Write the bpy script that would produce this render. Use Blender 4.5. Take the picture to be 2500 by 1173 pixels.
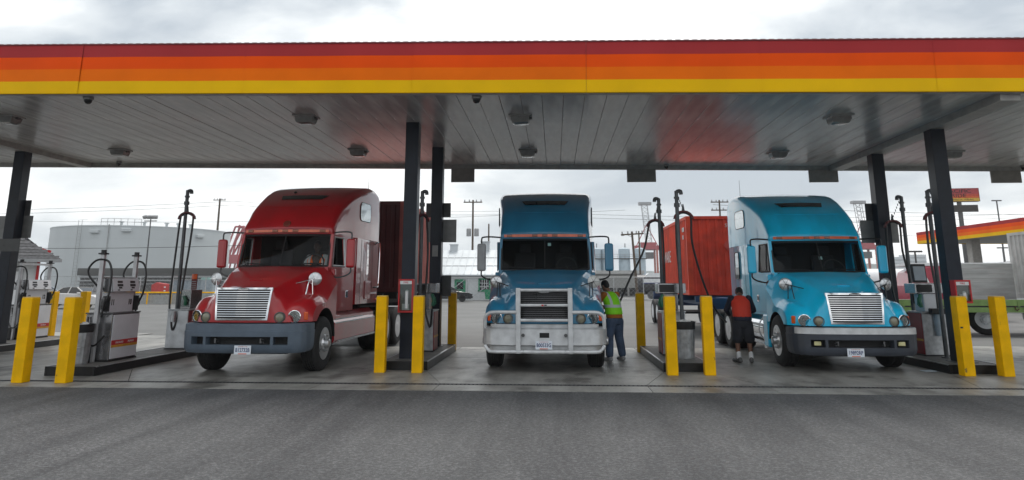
import bpy, bmesh, math, random
from mathutils import Vector, Matrix
from math import radians as R, sin, cos, pi
random.seed(7)
S = bpy.context.scene
for o in list(bpy.data.objects): bpy.data.objects.remove(o)
COL = S.collection

# ------------------------------------------------------------------ camera
cam = bpy.data.cameras.new('Camera'); camo = bpy.data.objects.new('Camera', cam); COL.objects.link(camo)
camo.location = (0, 0, 1.65); camo.rotation_euler = (R(90 + 11.6), 0, R(3.42))
cam.sensor_width = 36; cam.lens = 1720 / 2500 * 36; cam.shift_y = -246.5 / 2500
cam.clip_start = .1; cam.clip_end = 6000
S.camera = camo
# ------------------------------------------------------------------ sky
SUN_EL, SUN_AZ = R(66), R(20)          # azimuth measured from +Y towards +X
w = bpy.data.worlds.new('World'); S.world = w; w.use_nodes = True
nt = w.node_tree; N = nt.nodes; L = nt.links; N.clear()
out = N.new('ShaderNodeOutputWorld'); bg = N.new('ShaderNodeBackground')
sky = N.new('ShaderNodeTexSky'); sky.sky_type = 'NISHITA'; sky.sun_disc = False
sky.sun_elevation = SUN_EL; sky.sun_rotation = SUN_AZ; sky.dust_density = 4; sky.air_density = 1.2
tc = N.new('ShaderNodeTexCoord'); mp = N.new('ShaderNodeMapping'); mp.inputs['Scale'].default_value = (1, 1, 3.2)
mp.inputs['Location'].default_value = (7.7, 2.4, 1.1)
nz = N.new('ShaderNodeTexNoise'); nz.inputs['Scale'].default_value = 2.3; nz.inputs['Detail'].default_value = 7; nz.inputs['Roughness'].default_value = .52
nz.inputs['Distortion'].default_value = .35
rp = N.new('ShaderNodeValToRGB'); e = rp.color_ramp.elements
e[0].position = .38; e[0].color = (4.0, 4.45, 4.9, 1); e[1].position = .61; e[1].color = (9.6, 9.65, 9.6, 1)
m = rp.color_ramp.elements.new(.495); m.color = (6.2, 6.55, 6.75, 1)
mx = N.new('ShaderNodeMixRGB'); mx.inputs[0].default_value = .93
L.new(tc.outputs['Generated'], mp.inputs[0]); L.new(mp.outputs[0], nz.inputs[0]); L.new(nz.outputs[0], rp.inputs[0])
L.new(sky.outputs[0], mx.inputs[1]); L.new(rp.outputs[0], mx.inputs[2]); L.new(mx.outputs[0], bg.inputs[0])
bg.inputs[1].default_value = .1; L.new(bg.outputs[0], out.inputs[0])
# ------------------------------------------------------------------ sun (overcast)
sd = bpy.data.lights.new('sun', 'SUN'); sd.energy = 1.5; sd.angle = R(25); sd.color = (1, .97, .92)
so = bpy.data.objects.new('sun', sd); COL.objects.link(so)
so.rotation_euler = Vector((-sin(SUN_AZ) * cos(SUN_EL), -cos(SUN_AZ) * cos(SUN_EL), -sin(SUN_EL))).to_track_quat('-Z', 'Y').to_euler()
vs = S.view_settings; vs.view_transform = 'Standard'; vs.look = 'None'; vs.exposure = 0.52; vs.gamma = 1
S.cycles.volume_bounces = 4
S.render.resolution_x = 1024; S.render.resolution_y = 480

# ------------------------------------------------------------------ materials
MATS = {}
def mat(name, col, rough=.5, metal=0, var=.12, scale=6, coat=0, bump=0, bscale=60, spec=.5, col2=None, lo=.35, hi=.65, emit=None, coords='Object', detail=5, stretch=(1, 1, 1), rvar=.08):
    if name in MATS: return MATS[name]
    m = bpy.data.materials.new(name); m.use_nodes = True; t = m.node_tree; n = t.nodes; l = t.links
    b = n['Principled BSDF']; b.inputs['Metallic'].default_value = metal; b.inputs['Roughness'].default_value = rough
    b.inputs['Specular IOR Level'].default_value = spec
    if coat: b.inputs['Coat Weight'].default_value = coat; b.inputs['Coat Roughness'].default_value = .04; b.inputs['Coat IOR'].default_value = 1.38
    c = n.new('ShaderNodeTexCoord'); mpn = n.new('ShaderNodeMapping'); mpn.inputs['Scale'].default_value = stretch
    l.new(c.outputs[coords], mpn.inputs[0])
    z = n.new('ShaderNodeTexNoise'); z.inputs['Scale'].default_value = scale; z.inputs['Detail'].default_value = detail; l.new(mpn.outputs[0], z.inputs[0])
    r = n.new('ShaderNodeValToRGB'); q = r.color_ramp.elements; q[0].position = lo; q[1].position = hi
    c2 = col2 or tuple(min(1, x * (1 + var)) for x in col)
    c1 = col if col2 else tuple(x * (1 - var) for x in col)
    q[0].color = (*c1, 1); q[1].color = (*c2, 1); l.new(z.outputs[0], r.inputs[0]); l.new(r.outputs[0], b.inputs['Base Color'])
    if rvar:
        mr = n.new('ShaderNodeMapRange'); mr.inputs[3].default_value = max(0.02, rough - rvar); mr.inputs[4].default_value = rough + rvar
        l.new(z.outputs[0], mr.inputs[0]); l.new(mr.outputs[0], b.inputs['Roughness'])
    if bump:
        z2 = n.new('ShaderNodeTexNoise'); z2.inputs['Scale'].default_value = bscale; z2.inputs['Detail'].default_value = 3; l.new(mpn.outputs[0], z2.inputs[0])
        bp = n.new('ShaderNodeBump'); bp.inputs['Strength'].default_value = bump; bp.inputs['Distance'].default_value = .01
        l.new(z2.outputs[0], bp.inputs['Height']); l.new(bp.outputs[0], b.inputs['Normal'])
    if emit: b.inputs['Emission Color'].default_value = (*emit[0], 1); b.inputs['Emission Strength'].default_value = emit[1]
    MATS[name] = m; return m
def glass(name, tint, ior=1.5, f0=.05):
    if name in MATS: return MATS[name]
    m = bpy.data.materials.new(name); m.use_nodes = True; t = m.node_tree; n = t.nodes; l = t.links; n.clear()
    o = n.new('ShaderNodeOutputMaterial'); tr = n.new('ShaderNodeBsdfTransparent'); tr.inputs[0].default_value = (*tint, 1)
    g = n.new('ShaderNodeBsdfGlossy'); g.inputs['Roughness'].default_value = .02
    fr = n.new('ShaderNodeFresnel'); fr.inputs[0].default_value = ior; x = n.new('ShaderNodeMixShader')
    zz = n.new('ShaderNodeTexNoise'); zz.inputs['Scale'].default_value = 3; mr = n.new('ShaderNodeMapRange')
    mr.inputs[3].default_value = .01; mr.inputs[4].default_value = .04; l.new(zz.outputs[0], mr.inputs[0]); l.new(mr.outputs[0], g.inputs['Roughness'])
    l.new(fr.outputs[0], x.inputs[0]); l.new(tr.outputs[0], x.inputs[1]); l.new(g.outputs[0], x.inputs[2]); l.new(x.outputs[0], o.inputs[0])
    MATS[name] = m; return m

# ------------------------------------------------------------------ mesh builder
class MB:
    def __init__(s): s.v = []; s.f = []
    def add(s, v, f):
        k = len(s.v); s.v += [tuple(p) for p in v]; s.f += [tuple(i + k for i in q) for q in f]; return s
    def box(s, x, y, z, sx, sy, sz, rz=0, rx=0, ry=0):
        M = Matrix.Translation((x, y, z)) @ Matrix.Rotation(rz, 4, 'Z') @ Matrix.Rotation(ry, 4, 'Y') @ Matrix.Rotation(rx, 4, 'X')
        v = [M @ Vector((a * sx / 2, b * sy / 2, c * sz / 2)) for a in (-1, 1) for b in (-1, 1) for c in (-1, 1)]
        return s.add(v, [(0, 1, 3, 2), (4, 6, 7, 5), (0, 4, 5, 1), (2, 3, 7, 6), (0, 2, 6, 4), (1, 5, 7, 3)])
    def bx(s, x0, x1, y0, y1, z0, z1): return s.box((x0 + x1) / 2, (y0 + y1) / 2, (z0 + z1) / 2, abs(x1 - x0), abs(y1 - y0), abs(z1 - z0))
    def cyl(s, p0, p1, r0, r1=None, n=14, caps=True):
        if r1 is None: r1 = r0
        p0 = Vector(p0); p1 = Vector(p1); d = (p1 - p0).normalized()
        a = d.orthogonal().normalized(); b = d.cross(a)
        v = []
        for p, r in ((p0, r0), (p1, r1)):
            for i in range(n): t = 2 * pi * i / n; v.append(p + r * (a * cos(t) + b * sin(t)))
        f = [(i, (i + 1) % n, n + (i + 1) % n, n + i) for i in range(n)]
        if caps: f += [tuple(range(n - 1, -1, -1)), tuple(range(n, 2 * n))]
        return s.add(v, f)
    def tube(s, pts, r, n=8, sub=0):
        pts = [Vector(p) for p in pts]
        if sub:
            q = []
            P = [pts[0]] + pts + [pts[-1]]
            for i in range(1, len(P) - 2):
                for k in range(sub):
                    t = k / sub; a, b, c, d = P[i - 1:i + 3]
                    q.append(.5 * (2 * b + (c - a) * t + (2 * a - 5 * b + 4 * c - d) * t * t + (3 * b - a - 3 * c + d) * t ** 3))
            q.append(pts[-1]); pts = q
        v = []; a = None
        for i, p in enumerate(pts):
            d = (pts[min(i + 1, len(pts) - 1)] - pts[max(i - 1, 0)]).normalized()
            a = d.orthogonal().normalized() if a is None else (a - d * a.dot(d)).normalized()
            b = d.cross(a)
            rr = r[i] if isinstance(r, list) else r
            for k in range(n): t = 2 * pi * k / n; v.append(p + rr * (a * cos(t) + b * sin(t)))
        m = len(pts)
        f = [(j * n + i, j * n + (i + 1) % n, (j + 1) * n + (i + 1) % n, (j + 1) * n + i) for j in range(m - 1) for i in range(n)]
        f += [tuple(range(n - 1, -1, -1)), tuple(range((m - 1) * n, m * n))]
        return s.add(v, f)
    def lathe(s, prof, o=(0, 0, 0), axis='z', n=24):
        v = []; m = len(prof)
        for r, h in prof:
            for i in range(n):
                t = 2 * pi * i / n; a, b = r * cos(t), r * sin(t)
                p = (a, b, h) if axis == 'z' else ((h, a, b) if axis == 'x' else (b, h, a))
                v.append((p[0] + o[0], p[1] + o[1], p[2] + o[2]))
        f = [(j * n + i, j * n + (i + 1) % n, (j + 1) * n + (i + 1) % n, (j + 1) * n + i) for j in range(m - 1) for i in range(n)]
        if prof[0][0] > 1e-6: f.append(tuple(range(n - 1, -1, -1)))
        if prof[-1][0] > 1e-6: f.append(tuple(range((m - 1) * n, m * n)))
        return s.add(v, f)
    def prism(s, poly, lo, hi, plane='xy'):
        def q(a, b, h): return (a, b, h) if plane == 'xy' else ((a, h, b) if plane == 'xz' else (h, a, b))
        n = len(poly); v = [q(a, b, lo) for a, b in poly] + [q(a, b, hi) for a, b in poly]
        return s.add(v, [tuple(range(n - 1, -1, -1)), tuple(range(n, 2 * n))] + [(i, (i + 1) % n, n + (i + 1) % n, n + i) for i in range(n)])
    def grid(s, fn, nu, nv):
        v = [fn(i / nu, j / nv) for j in range(nv + 1) for i in range(nu + 1)]
        return s.add(v, [(j * (nu + 1) + i, j * (nu + 1) + i + 1, (j + 1) * (nu + 1) + i + 1, (j + 1) * (nu + 1) + i) for j in range(nv) for i in range(nu)])
    def loft(s, rings, cap=True, closed=True):
        n = len(rings[0]); v = [p for r in rings for p in r]; k = n if closed else n - 1
        f = [(j * n + i, j * n + (i + 1) % n, (j + 1) * n + (i + 1) % n, (j + 1) * n + i) for j in range(len(rings) - 1) for i in range(k)]
        if cap: f += [tuple(range(n - 1, -1, -1)), tuple(range((len(rings) - 1) * n, len(rings) * n))]
        return s.add(v, f)
    def slab(s, pts, nrm, th):
        nrm = Vector(nrm).normalized() * th; n = len(pts); v = [Vector(p) for p in pts]
        return s.add(v + [p + nrm for p in v], [tuple(range(n - 1, -1, -1)), tuple(range(n, 2 * n))] + [(i, (i + 1) % n, n + (i + 1) % n, n + i) for i in range(n)])
    def ell(s, c, r, n=12, m=8):
        prof = [(max(1e-7, sin(pi * j / m)), -cos(pi * j / m)) for j in range(m + 1)]
        b = MB(); b.lathe(prof, n=n)
        return s.add([(c[0] + x * r[0], c[1] + y * r[1], c[2] + z * r[2]) for x, y, z in b.v], b.f)
    def cap(s, p0, r0, p1, r1, n=10):
        p0 = Vector(p0); p1 = Vector(p1); d = p1 - p0; h = d.length; d.normalize()
        a = d.orthogonal().normalized(); b = d.cross(a); prof = []
        for j in range(5): t = pi / 2 * j / 4; prof.append((max(1e-6, r0 * sin(t)), -r0 * cos(t)))
        for j in range(5): t = pi / 2 * j / 4; prof.append((max(1e-6, r1 * cos(t)), h + r1 * sin(t)))
        q = MB(); q.lathe(prof, n=n)
        return s.add([p0 + a * x + b * y + d * z for x, y, z in q.v], q.f)
    def mesh(s, name):
        me = bpy.data.meshes.new(name); me.from_pydata(s.v, [], s.f)
        bm = bmesh.new(); bm.from_mesh(me); bmesh.ops.recalc_face_normals(bm, faces=bm.faces); bm.to_mesh(me); bm.free()
        return me
    def build(s, name, m, parent=None, smooth=None, bevel=None, seg=2, kind=None):
        me = s.mesh(name); me.materials.append(m)
        if smooth:
            me.shade_smooth(); me.set_sharp_from_angle(angle=R(smooth))
        o = bpy.data.objects.new(name, me); COL.objects.link(o); o.parent = parent
        if bevel:
            b = o.modifiers.new('bevel', 'BEVEL'); b.width = bevel; b.segments = seg; b.limit_method = 'ANGLE'; b.angle_limit = R(40)
        if kind: o['kind'] = kind
        return o
def tag(o, label, cat, group=None):
    o['label'] = label; o['category'] = cat
    if group: o['group'] = group
    return o
def thing(name, label, cat, loc=(0, 0, 0), rz=0, group=None):
    o = bpy.data.objects.new(name, None); COL.objects.link(o); o.location = loc; o.rotation_euler = (0, 0, rz); o.empty_display_size = .2
    return tag(o, label, cat, group)
def copy_tree(o, parent=None):
    c = o.copy(); COL.objects.link(c); c.parent = parent
    for ch in list(o.children): copy_tree(ch, c)
    return c
def dup(o, label, loc, rz=None):
    c = copy_tree(o); c.location = loc; c['label'] = label
    if rz is not None: c.rotation_euler = (0, 0, rz)
    return c
def text(name, s, size, m, parent, loc, rot, ext=.003, sx=1, align='CENTER', shear=0, bold=0):
    cu = bpy.data.curves.new(name, 'FONT'); cu.body = s; cu.size = size; cu.extrude = ext; cu.align_x = align; cu.align_y = 'CENTER'; cu.shear = shear; cu.offset = bold
    cu.resolution_u = 3
    ob = bpy.data.objects.new(name + '_c', cu); COL.objects.link(ob)
    bpy.context.view_layer.update()
    me = bpy.data.meshes.new_from_object(ob.evaluated_get(bpy.context.evaluated_depsgraph_get())); bpy.data.objects.remove(ob)
    me.materials.clear(); me.materials.append(m)
    o = bpy.data.objects.new(name, me); COL.objects.link(o); o.parent = parent; o.location = loc; o.rotation_euler = rot; o.scale = (sx, 1, 1)
    return o
def lerp(tab, x):
    if x <= tab[0][0]: return tab[0][1:] if len(tab[0]) > 2 else tab[0][1]
    for a, b in zip(tab, tab[1:]):
        if x <= b[0]:
            t = (x - a[0]) / (b[0] - a[0])
            r = tuple(p + (q - p) * t for p, q in zip(a[1:], b[1:])); return r if len(r) > 1 else r[0]
    return tab[-1][1:] if len(tab[-1]) > 2 else tab[-1][1]

M_yellow_plain = mat('bollard_yellow', (.68, .37, .0), .5, var=.1, scale=4, bump=.15, spec=.25)
def worn(name, col, under, scale=7, thr=.66):
    m = mat(name, col, .5, var=.1, scale=4, bump=.2, spec=.12); t = m.node_tree; n = t.nodes; l = t.links; b = n['Principled BSDF']
    src = b.inputs['Base Color'].links[0].from_socket
    c = n.new('ShaderNodeTexCoord'); oi = n.new('ShaderNodeObjectInfo'); mp = n.new('ShaderNodeMapping'); mp.inputs['Scale'].default_value = (1, 1, .45); l.new(c.outputs['Object'], mp.inputs[0])
    sc = n.new('ShaderNodeVectorMath'); sc.operation = 'ADD'; cb = n.new('ShaderNodeCombineXYZ'); mm = n.new('ShaderNodeMath'); mm.operation = 'MULTIPLY'; mm.inputs[1].default_value = 37; l.new(oi.outputs['Random'], mm.inputs[0]); l.new(mm.outputs[0], cb.inputs[0]); l.new(mm.outputs[0], cb.inputs[2])
    l.new(mp.outputs[0], sc.inputs[0]); l.new(cb.outputs[0], sc.inputs[1])
    z = n.new('ShaderNodeTexNoise'); z.inputs['Scale'].default_value = scale; z.inputs['Detail'].default_value = 8; z.inputs['Roughness'].default_value = .68; l.new(sc.outputs[0], z.inputs[0])
    r = n.new('ShaderNodeValToRGB'); r.color_ramp.elements[0].position = thr; r.color_ramp.elements[0].color = (0, 0, 0, 1); r.color_ramp.elements[1].position = thr + .05; r.color_ramp.elements[1].color = (1, 1, 1, 1); l.new(z.outputs[0], r.inputs[0])
    x = n.new('ShaderNodeMixRGB'); x.inputs[2].default_value = (*under, 1); l.new(r.outputs[0], x.inputs[0]); l.new(src, x.inputs[1]); l.new(x.outputs[0], b.inputs['Base Color']); return m
M_yellow = worn('worn_bollard_yellow', (.84, .455, .0), (.16, .11, .05), 6, .655)
M_steel = mat('galvanised', (.42, .43, .44), .38, .7, var=.2, scale=9)
M_alu = mat('brushed_aluminium', (.62, .63, .64), .3, .85, var=.12, scale=5)
M_alup = mat('weathered_aluminium', (.60, .61, .62), .42, .35, var=.14, scale=5)
M_chrome = mat('chrome', (.85, .86, .87), .08, 1, var=.03, rvar=.03)
M_black = mat('black_plastic', (.012, .012, .013), .45, var=.3)
M_dark = mat('dark_underbody', (.008, .008, .009), .7, var=.3)
M_rubber = mat('tyre_rubber', (.017, .017, .018), .75, var=.3, scale=14, bump=.3, bscale=40)
M_hose = mat('hose_rubber', (.014, .014, .015), .4, var=.2)
M_col = mat('column_paint', (.012, .016, .026), .34, var=.25, scale=3, spec=.3)
M_white = mat('white_paint', (.74, .75, .76), .45, var=.05, scale=3)
M_grey = mat('grey_paint', (.33, .335, .34), .5, var=.1)
M_dgrey = mat('dark_grey_paint', (.09, .09, .092), .5, var=.15)
M_redp = mat('signal_red', (.50, .02, .022), .4, var=.1)
M_orange = mat('amber_lens', (.75, .10, .01), .2, var=.1, coat=1)
M_glass = glass('window_glass', (.85, .88, .87), 1.26)
M_clear = glass('clear_glass', (.85, .88, .87), 1.45)
M_dglass = mat('smoked_glass', (.012, .013, .014), .06, var=.1, rvar=.02)
M_mirror = mat('mirror_glass', (.8, .81, .82), .03, 1, var=.02, rvar=.01)
M_wood = mat('weathered_pole_wood', (.10, .075, .055), .8, var=.25, scale=12, stretch=(1, 1, .1))
# ================================================================== GROUND
def asphalt(name, c1, c2, tracks):
    m = bpy.data.materials.new(name); m.use_nodes = True; t = m.node_tree; n = t.nodes; l = t.links; b = n['Principled BSDF']
    b.inputs['Roughness'].default_value = .72; b.inputs['Specular IOR Level'].default_value = .35
    c = n.new('ShaderNodeTexCoord')
    def noise(sc, det, st=(1, 1, 1), rough=.5, rot=0, dist=0):
        mp = n.new('ShaderNodeMapping'); mp.inputs['Scale'].default_value = st; mp.inputs['Rotation'].default_value = (0, 0, rot); l.new(c.outputs['Object'], mp.inputs[0])
        z = n.new('ShaderNodeTexNoise'); z.inputs['Scale'].default_value = sc; z.inputs['Detail'].default_value = det; z.inputs['Roughness'].default_value = rough; z.inputs['Distortion'].default_value = dist
        l.new(mp.outputs[0], z.inputs[0]); return z
    def ramp(z, p0, a, p1, bb):
        r = n.new('ShaderNodeValToRGB'); q = r.color_ramp.elements; q[0].position = p0; q[0].color = (*a, 1); q[1].position = p1; q[1].color = (*bb, 1); l.new(z.outputs[0], r.inputs[0]); return r
    def mix(a, bb, fac, mode='MULTIPLY'):
        x = n.new('ShaderNodeMixRGB'); x.blend_type = mode; x.inputs[0].default_value = fac; l.new(a.outputs[0], x.inputs[1]); l.new(bb.outputs[0], x.inputs[2]); return x
    base = ramp(noise(.35, 6, rough=.6), .35, c1, .68, c2)
    x = base
    if tracks:
        tr = ramp(noise(.9, 6, (1.3, .16, 1), .58, R(24), .5), .42, (.62, .62, .64), .57, (1, 1, 1)); x = mix(x, tr, .68)
        tr2 = ramp(noise(1.5, 6, (1.3, .12, 1), .58, R(-10), .4), .41, (.66, .66, .67), .55, (1, 1, 1)); x = mix(x, tr2, .4)
    sp = ramp(noise(24, 5, rough=.8), .46, (.84, .84, .85), .72, (2.4, 2.4, 2.36)); x = mix(x, sp, .9)
    sp2 = ramp(noise(90, 2), .36, (.55, .55, .55), .6, (1.2, 1.2, 1.2)); x = mix(x, sp2, .7)
    l.new(x.outputs[0], b.inputs['Base Color'])
    z = noise(70, 3); bp = n.new('ShaderNodeBump'); bp.inputs['Strength'].default_value = .5; bp.inputs['Distance'].default_value = .01
    l.new(z.outputs[0], bp.inputs['Height']); l.new(bp.outputs[0], b.inputs['Normal'])
    return m
def concrete(name, c1, c2, groove=0):
    m = bpy.data.materials.new(name); m.use_nodes = True; t = m.node_tree; n = t.nodes; l = t.links; b = n['Principled BSDF']
    b.inputs['Roughness'].default_value = .42; b.inputs['Specular IOR Level'].default_value = .45
    c = n.new('ShaderNodeTexCoord')
    def nz(sc, det, st=(1, 1, 1), rot=0):
        mp = n.new('ShaderNodeMapping'); mp.inputs['Scale'].default_value = st; mp.inputs['Rotation'].default_value = (0, 0, rot); l.new(c.outputs['Object'], mp.inputs[0])
        z = n.new('ShaderNodeTexNoise'); z.inputs['Scale'].default_value = sc; z.inputs['Detail'].default_value = det; z.inputs['Roughness'].default_value = .62; l.new(mp.outputs[0], z.inputs[0]); return z
    def ramp(z, p0, a, p1, bb):
        r = n.new('ShaderNodeValToRGB'); q = r.color_ramp.elements; q[0].position = p0; q[0].color = (*a, 1); q[1].position = p1; q[1].color = (*bb, 1); l.new(z.outputs[0], r.inputs[0]); return r
    def mix(a, bb, fac):
        x = n.new('ShaderNodeMixRGB'); x.blend_type = 'MULTIPLY'; x.inputs[0].default_value = fac; l.new(a.outputs[0], x.inputs[1]); l.new(bb.outputs[0], x.inputs[2]); return x
    x = ramp(nz(.8, 8), .3, c1, .7, c2)
    x = mix(x, ramp(nz(1.3, 6, (1.2, .3, 1)), .38, (.52, .51, .50), .58, (1, 1, 1)), .75)
    x = mix(x, ramp(nz(3, 5), .34, (.60, .59, .57), .45, (1, 1, 1)), .6)
    x = mix(x, ramp(nz(1.1, 7, (1, .55, 1)), .52, (1, 1, 1), .62, (.38, .37, .36)), .9)
    x = mix(x, ramp(nz(60, 2), .35, (.8, .8, .8), .65, (1.1, 1.1, 1.1)), .6)
    l.new(x.outputs[0], b.inputs['Base Color'])
    mr = n.new('ShaderNodeMapRange'); mr.inputs[3].default_value = .25; mr.inputs[4].default_value = .6; l.new(nz(2.2, 6).outputs[0], mr.inputs[0]); l.new(mr.outputs[0], b.inputs['Roughness'])
    bp = n.new('ShaderNodeBump'); bp.inputs['Strength'].default_value = .3; bp.inputs['Distance'].default_value = .006
    if groove:
        wv = n.new('ShaderNodeTexWave'); wv.inputs['Scale'].default_value = 9; wv.inputs['Distortion'].default_value = 1.2; wv.inputs['Detail'].default_value = 3
        mp = n.new('ShaderNodeMapping'); mp.inputs['Rotation'].default_value = (0, 0, R(groove)); l.new(c.outputs['Object'], mp.inputs[0]); l.new(mp.outputs[0], wv.inputs[0])
        l.new(wv.outputs[1], bp.inputs['Height'])
    else: l.new(nz(40, 3).outputs[0], bp.inputs['Height'])
    l.new(bp.outputs[0], b.inputs['Normal'])
    return m
M_asph = asphalt('asphalt', (.080, .0815, .084), (.108, .1095, .112), True)
M_conc = concrete('concrete', (.26, .255, .235), (.40, .39, .365))
M_concg = concrete('grooved_concrete', (.28, .275, .258), (.43, .42, .395), 8)
M_yard = mat('far_yard_paving', (.125, .125, .122), .7, var=.2, scale=.4)
def struct(o, label=None):
    o['kind'] = 'structure'
    if label: o['label'] = label
    return o
g = MB(); g.add([(-1700, -60, -.02), (1700, -60, -.02), (1700, 2100, -.02), (-1700, 2100, -.02)], [(0, 1, 2, 3)])
struct(g.build('ground', M_yard))
g = MB(); g.add([(-45, -12, -.008), (45, -12, -.008), (45, 11.66, -.008), (-45, 11.66, -.008)], [(0, 1, 2, 3)])
struct(g.build('road', M_asph))
# concrete pad: slabs with open joints
pad = bpy.data.objects.new('concrete_pad', None); COL.objects.link(pad); struct(pad)
jb = MB(); jb.add([(-24, 11.6, -.014), (22, 11.6, -.014), (22, 19.34, -.014), (-24, 19.34, -.014)], [(0, 1, 2, 3)]); jb.build('joint_bed', mat('joint_dirt', (.03, .028, .026), .9), pad)
def inset(poly, d):
    n = len(poly); c = (sum(p[0] for p in poly) / n, sum(p[1] for p in poly) / n); res = []
    ar = sum(poly[i][0] * poly[(i + 1) % n][1] - poly[(i + 1) % n][0] * poly[i][1] for i in range(n)); sg = 1 if ar > 0 else -1
    for i in range(n):
        p0, p1, p2 = poly[i - 1], poly[i], poly[(i + 1) % n]
        e1 = Vector((p1[0] - p0[0], p1[1] - p0[1])).normalized(); e2 = Vector((p2[0] - p1[0], p2[1] - p1[1])).normalized()
        n1 = Vector((-e1.y, e1.x)) * sg; n2 = Vector((-e2.y, e2.x)) * sg; b = (n1 + n2); k = d / max(.3, (1 + n1.dot(n2))); res.append((p1[0] + b.x * k, p1[1] + b.y * k))
    return res
def slab(poly, m=None, d=.007):
    b = MB(); b.prism(inset(poly, d), -.012, .0 + random.uniform(-.0015, .0015)); return b.build('slab', m or M_conc, pad)
ISL = [(-14.9, -13.65, 14.2, 20.4), (-9.35, -8.4, 12.95, 17.7), (-3.42, -2.5, 14.2, 18.2), (2.05, 2.93, 14.2, 18.0), (7.33, 8.35, 14.2, 18.2)]
YB = 19.35
xs = [-24, -19.3, -15.6, -12.9, -10.4, -7.4, -3.95, -1.95, 1.5, 3.45, 6.85, 8.85, 12.3, 15.4, 18.6, 22]
for a, b in zip(xs, xs[1:]): slab([(a, 11.6), (b, 11.6), (b, 12.22), (a, 12.22)])
Y1, Y2 = 12.38, 14.15
def lane(x0, x1, f0, f1, m, ye=YB):
    ym = 16.7
    slab([(f0, Y1), (f1, Y1), (x1, Y2), (x1, ym), (x0, ym), (x0, Y2)], m); slab([(x0, ym), (x1, ym), (x1, ye), (x0, ye)], m)
lane(-2.5, 2.05, -1.95, 1.5, M_concg); lane(-8.4, -3.42, -7.4, -3.95, M_conc); lane(2.93, 7.33, 3.45, 6.85, M_conc); lane(8.35, 13.2, 8.85, 12.3, M_conc, 20.4); lane(-13.65, -9.35, -12.9, -10.4, M_conc, 23)
slab([(13.2, Y1), (22, Y1), (22, 20.4), (13.2, 20.4)]); slab([(-24, Y1), (-14.9, Y1), (-14.9, 24.3), (-24, 24.3)])
for (x0, x1, a, b) in ((-2.5, -3.42, -1.95, -3.95), (2.93, 2.05, 3.45, 1.5), (8.35, 7.33, 8.85, 6.85), (-8.4, -9.35, -7.4, -10.4)):
    slab([(b, Y1), (a, Y1), (x0, Y2), (x1, Y2)])
    slab([(x1, Y2), (x0, Y2), (x0, YB), (x1, YB)])
slab([(-14.9, Y1), (-12.9, Y1), (-13.65, Y2), (-14.9, Y2)]); slab([(-14.9, Y2), (-13.65, Y2), (-13.65, 24), (-14.9, 24)])
# trench drain with grating slots
dr = thing('trench_drain', 'narrow black trench drain grating set in the concrete before the pump lanes', 'drain', (0, 12.3, 0))
b = MB(); b.bx(-24, 22, -.078, .078, -.2, -.1); b.build('channel', M_dark, dr)
for s in (-1, 1): b = MB(); b.bx(-24, 22, s * .064, s * .078, -.09, .002); b.build('frame_rail', M_dgrey, dr)
b = MB()
x = -23.98
while x < 22: b.bx(x, x + .035, -.062, .062, -.03, -.001); x += .07
b.build('grate_bars', mat('cast_iron', (.03, .03, .03), .5, .6), dr, kind='stuff')
# ================================================================== ISLANDS
M_curb = mat('black_steel_kerb', (.012, .012, .013), .35, .2, var=.3)
M_isltop = mat('stained_island_concrete', (.13, .125, .115), .6, var=.35, scale=2.5, detail=8)
lab = ['black kerbed island carrying the pump beneath the gatehouse roof', 'long black kerbed island with pump numbered 10 and 11', 'black kerbed island with red fire extinguisher cabinet column', 'black kerbed island with trash can between two lanes', 'black kerbed island beside turquoise truck bumper']
for (x0, x1, y0, y1), lb in zip(ISL, lab):
    t = thing('pump_island', lb, 'pump island', ((x0 + x1) / 2, (y0 + y1) / 2, 0), 0, 'pump islands under the canopy'); hx, hy = (x1 - x0) / 2, (y1 - y0) / 2
    b = MB(); b.bx(-hx + .05, hx - .05, -hy + .05, hy - .05, 0, .158); b.build('island_top', M_isltop, t)
    for s in (-1, 1):
        b = MB(); b.bx(s * (hx - .05), s * hx, -hy, hy, 0, .165); k_ = b.build('kerb', M_curb, t, bevel=.008)
        b = MB(); b.bx(s * (hx - .02), s * (hx + .002), -hy + .03, hy - .03, .150, .168); b.build('kerb_edge', M_alu, k_)
        b = MB(); b.bx(-hx + .05, hx - .05, s * (hy - .05), s * hy, 0, .165); b.build('kerb', M_curb, t, bevel=.008)
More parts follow.
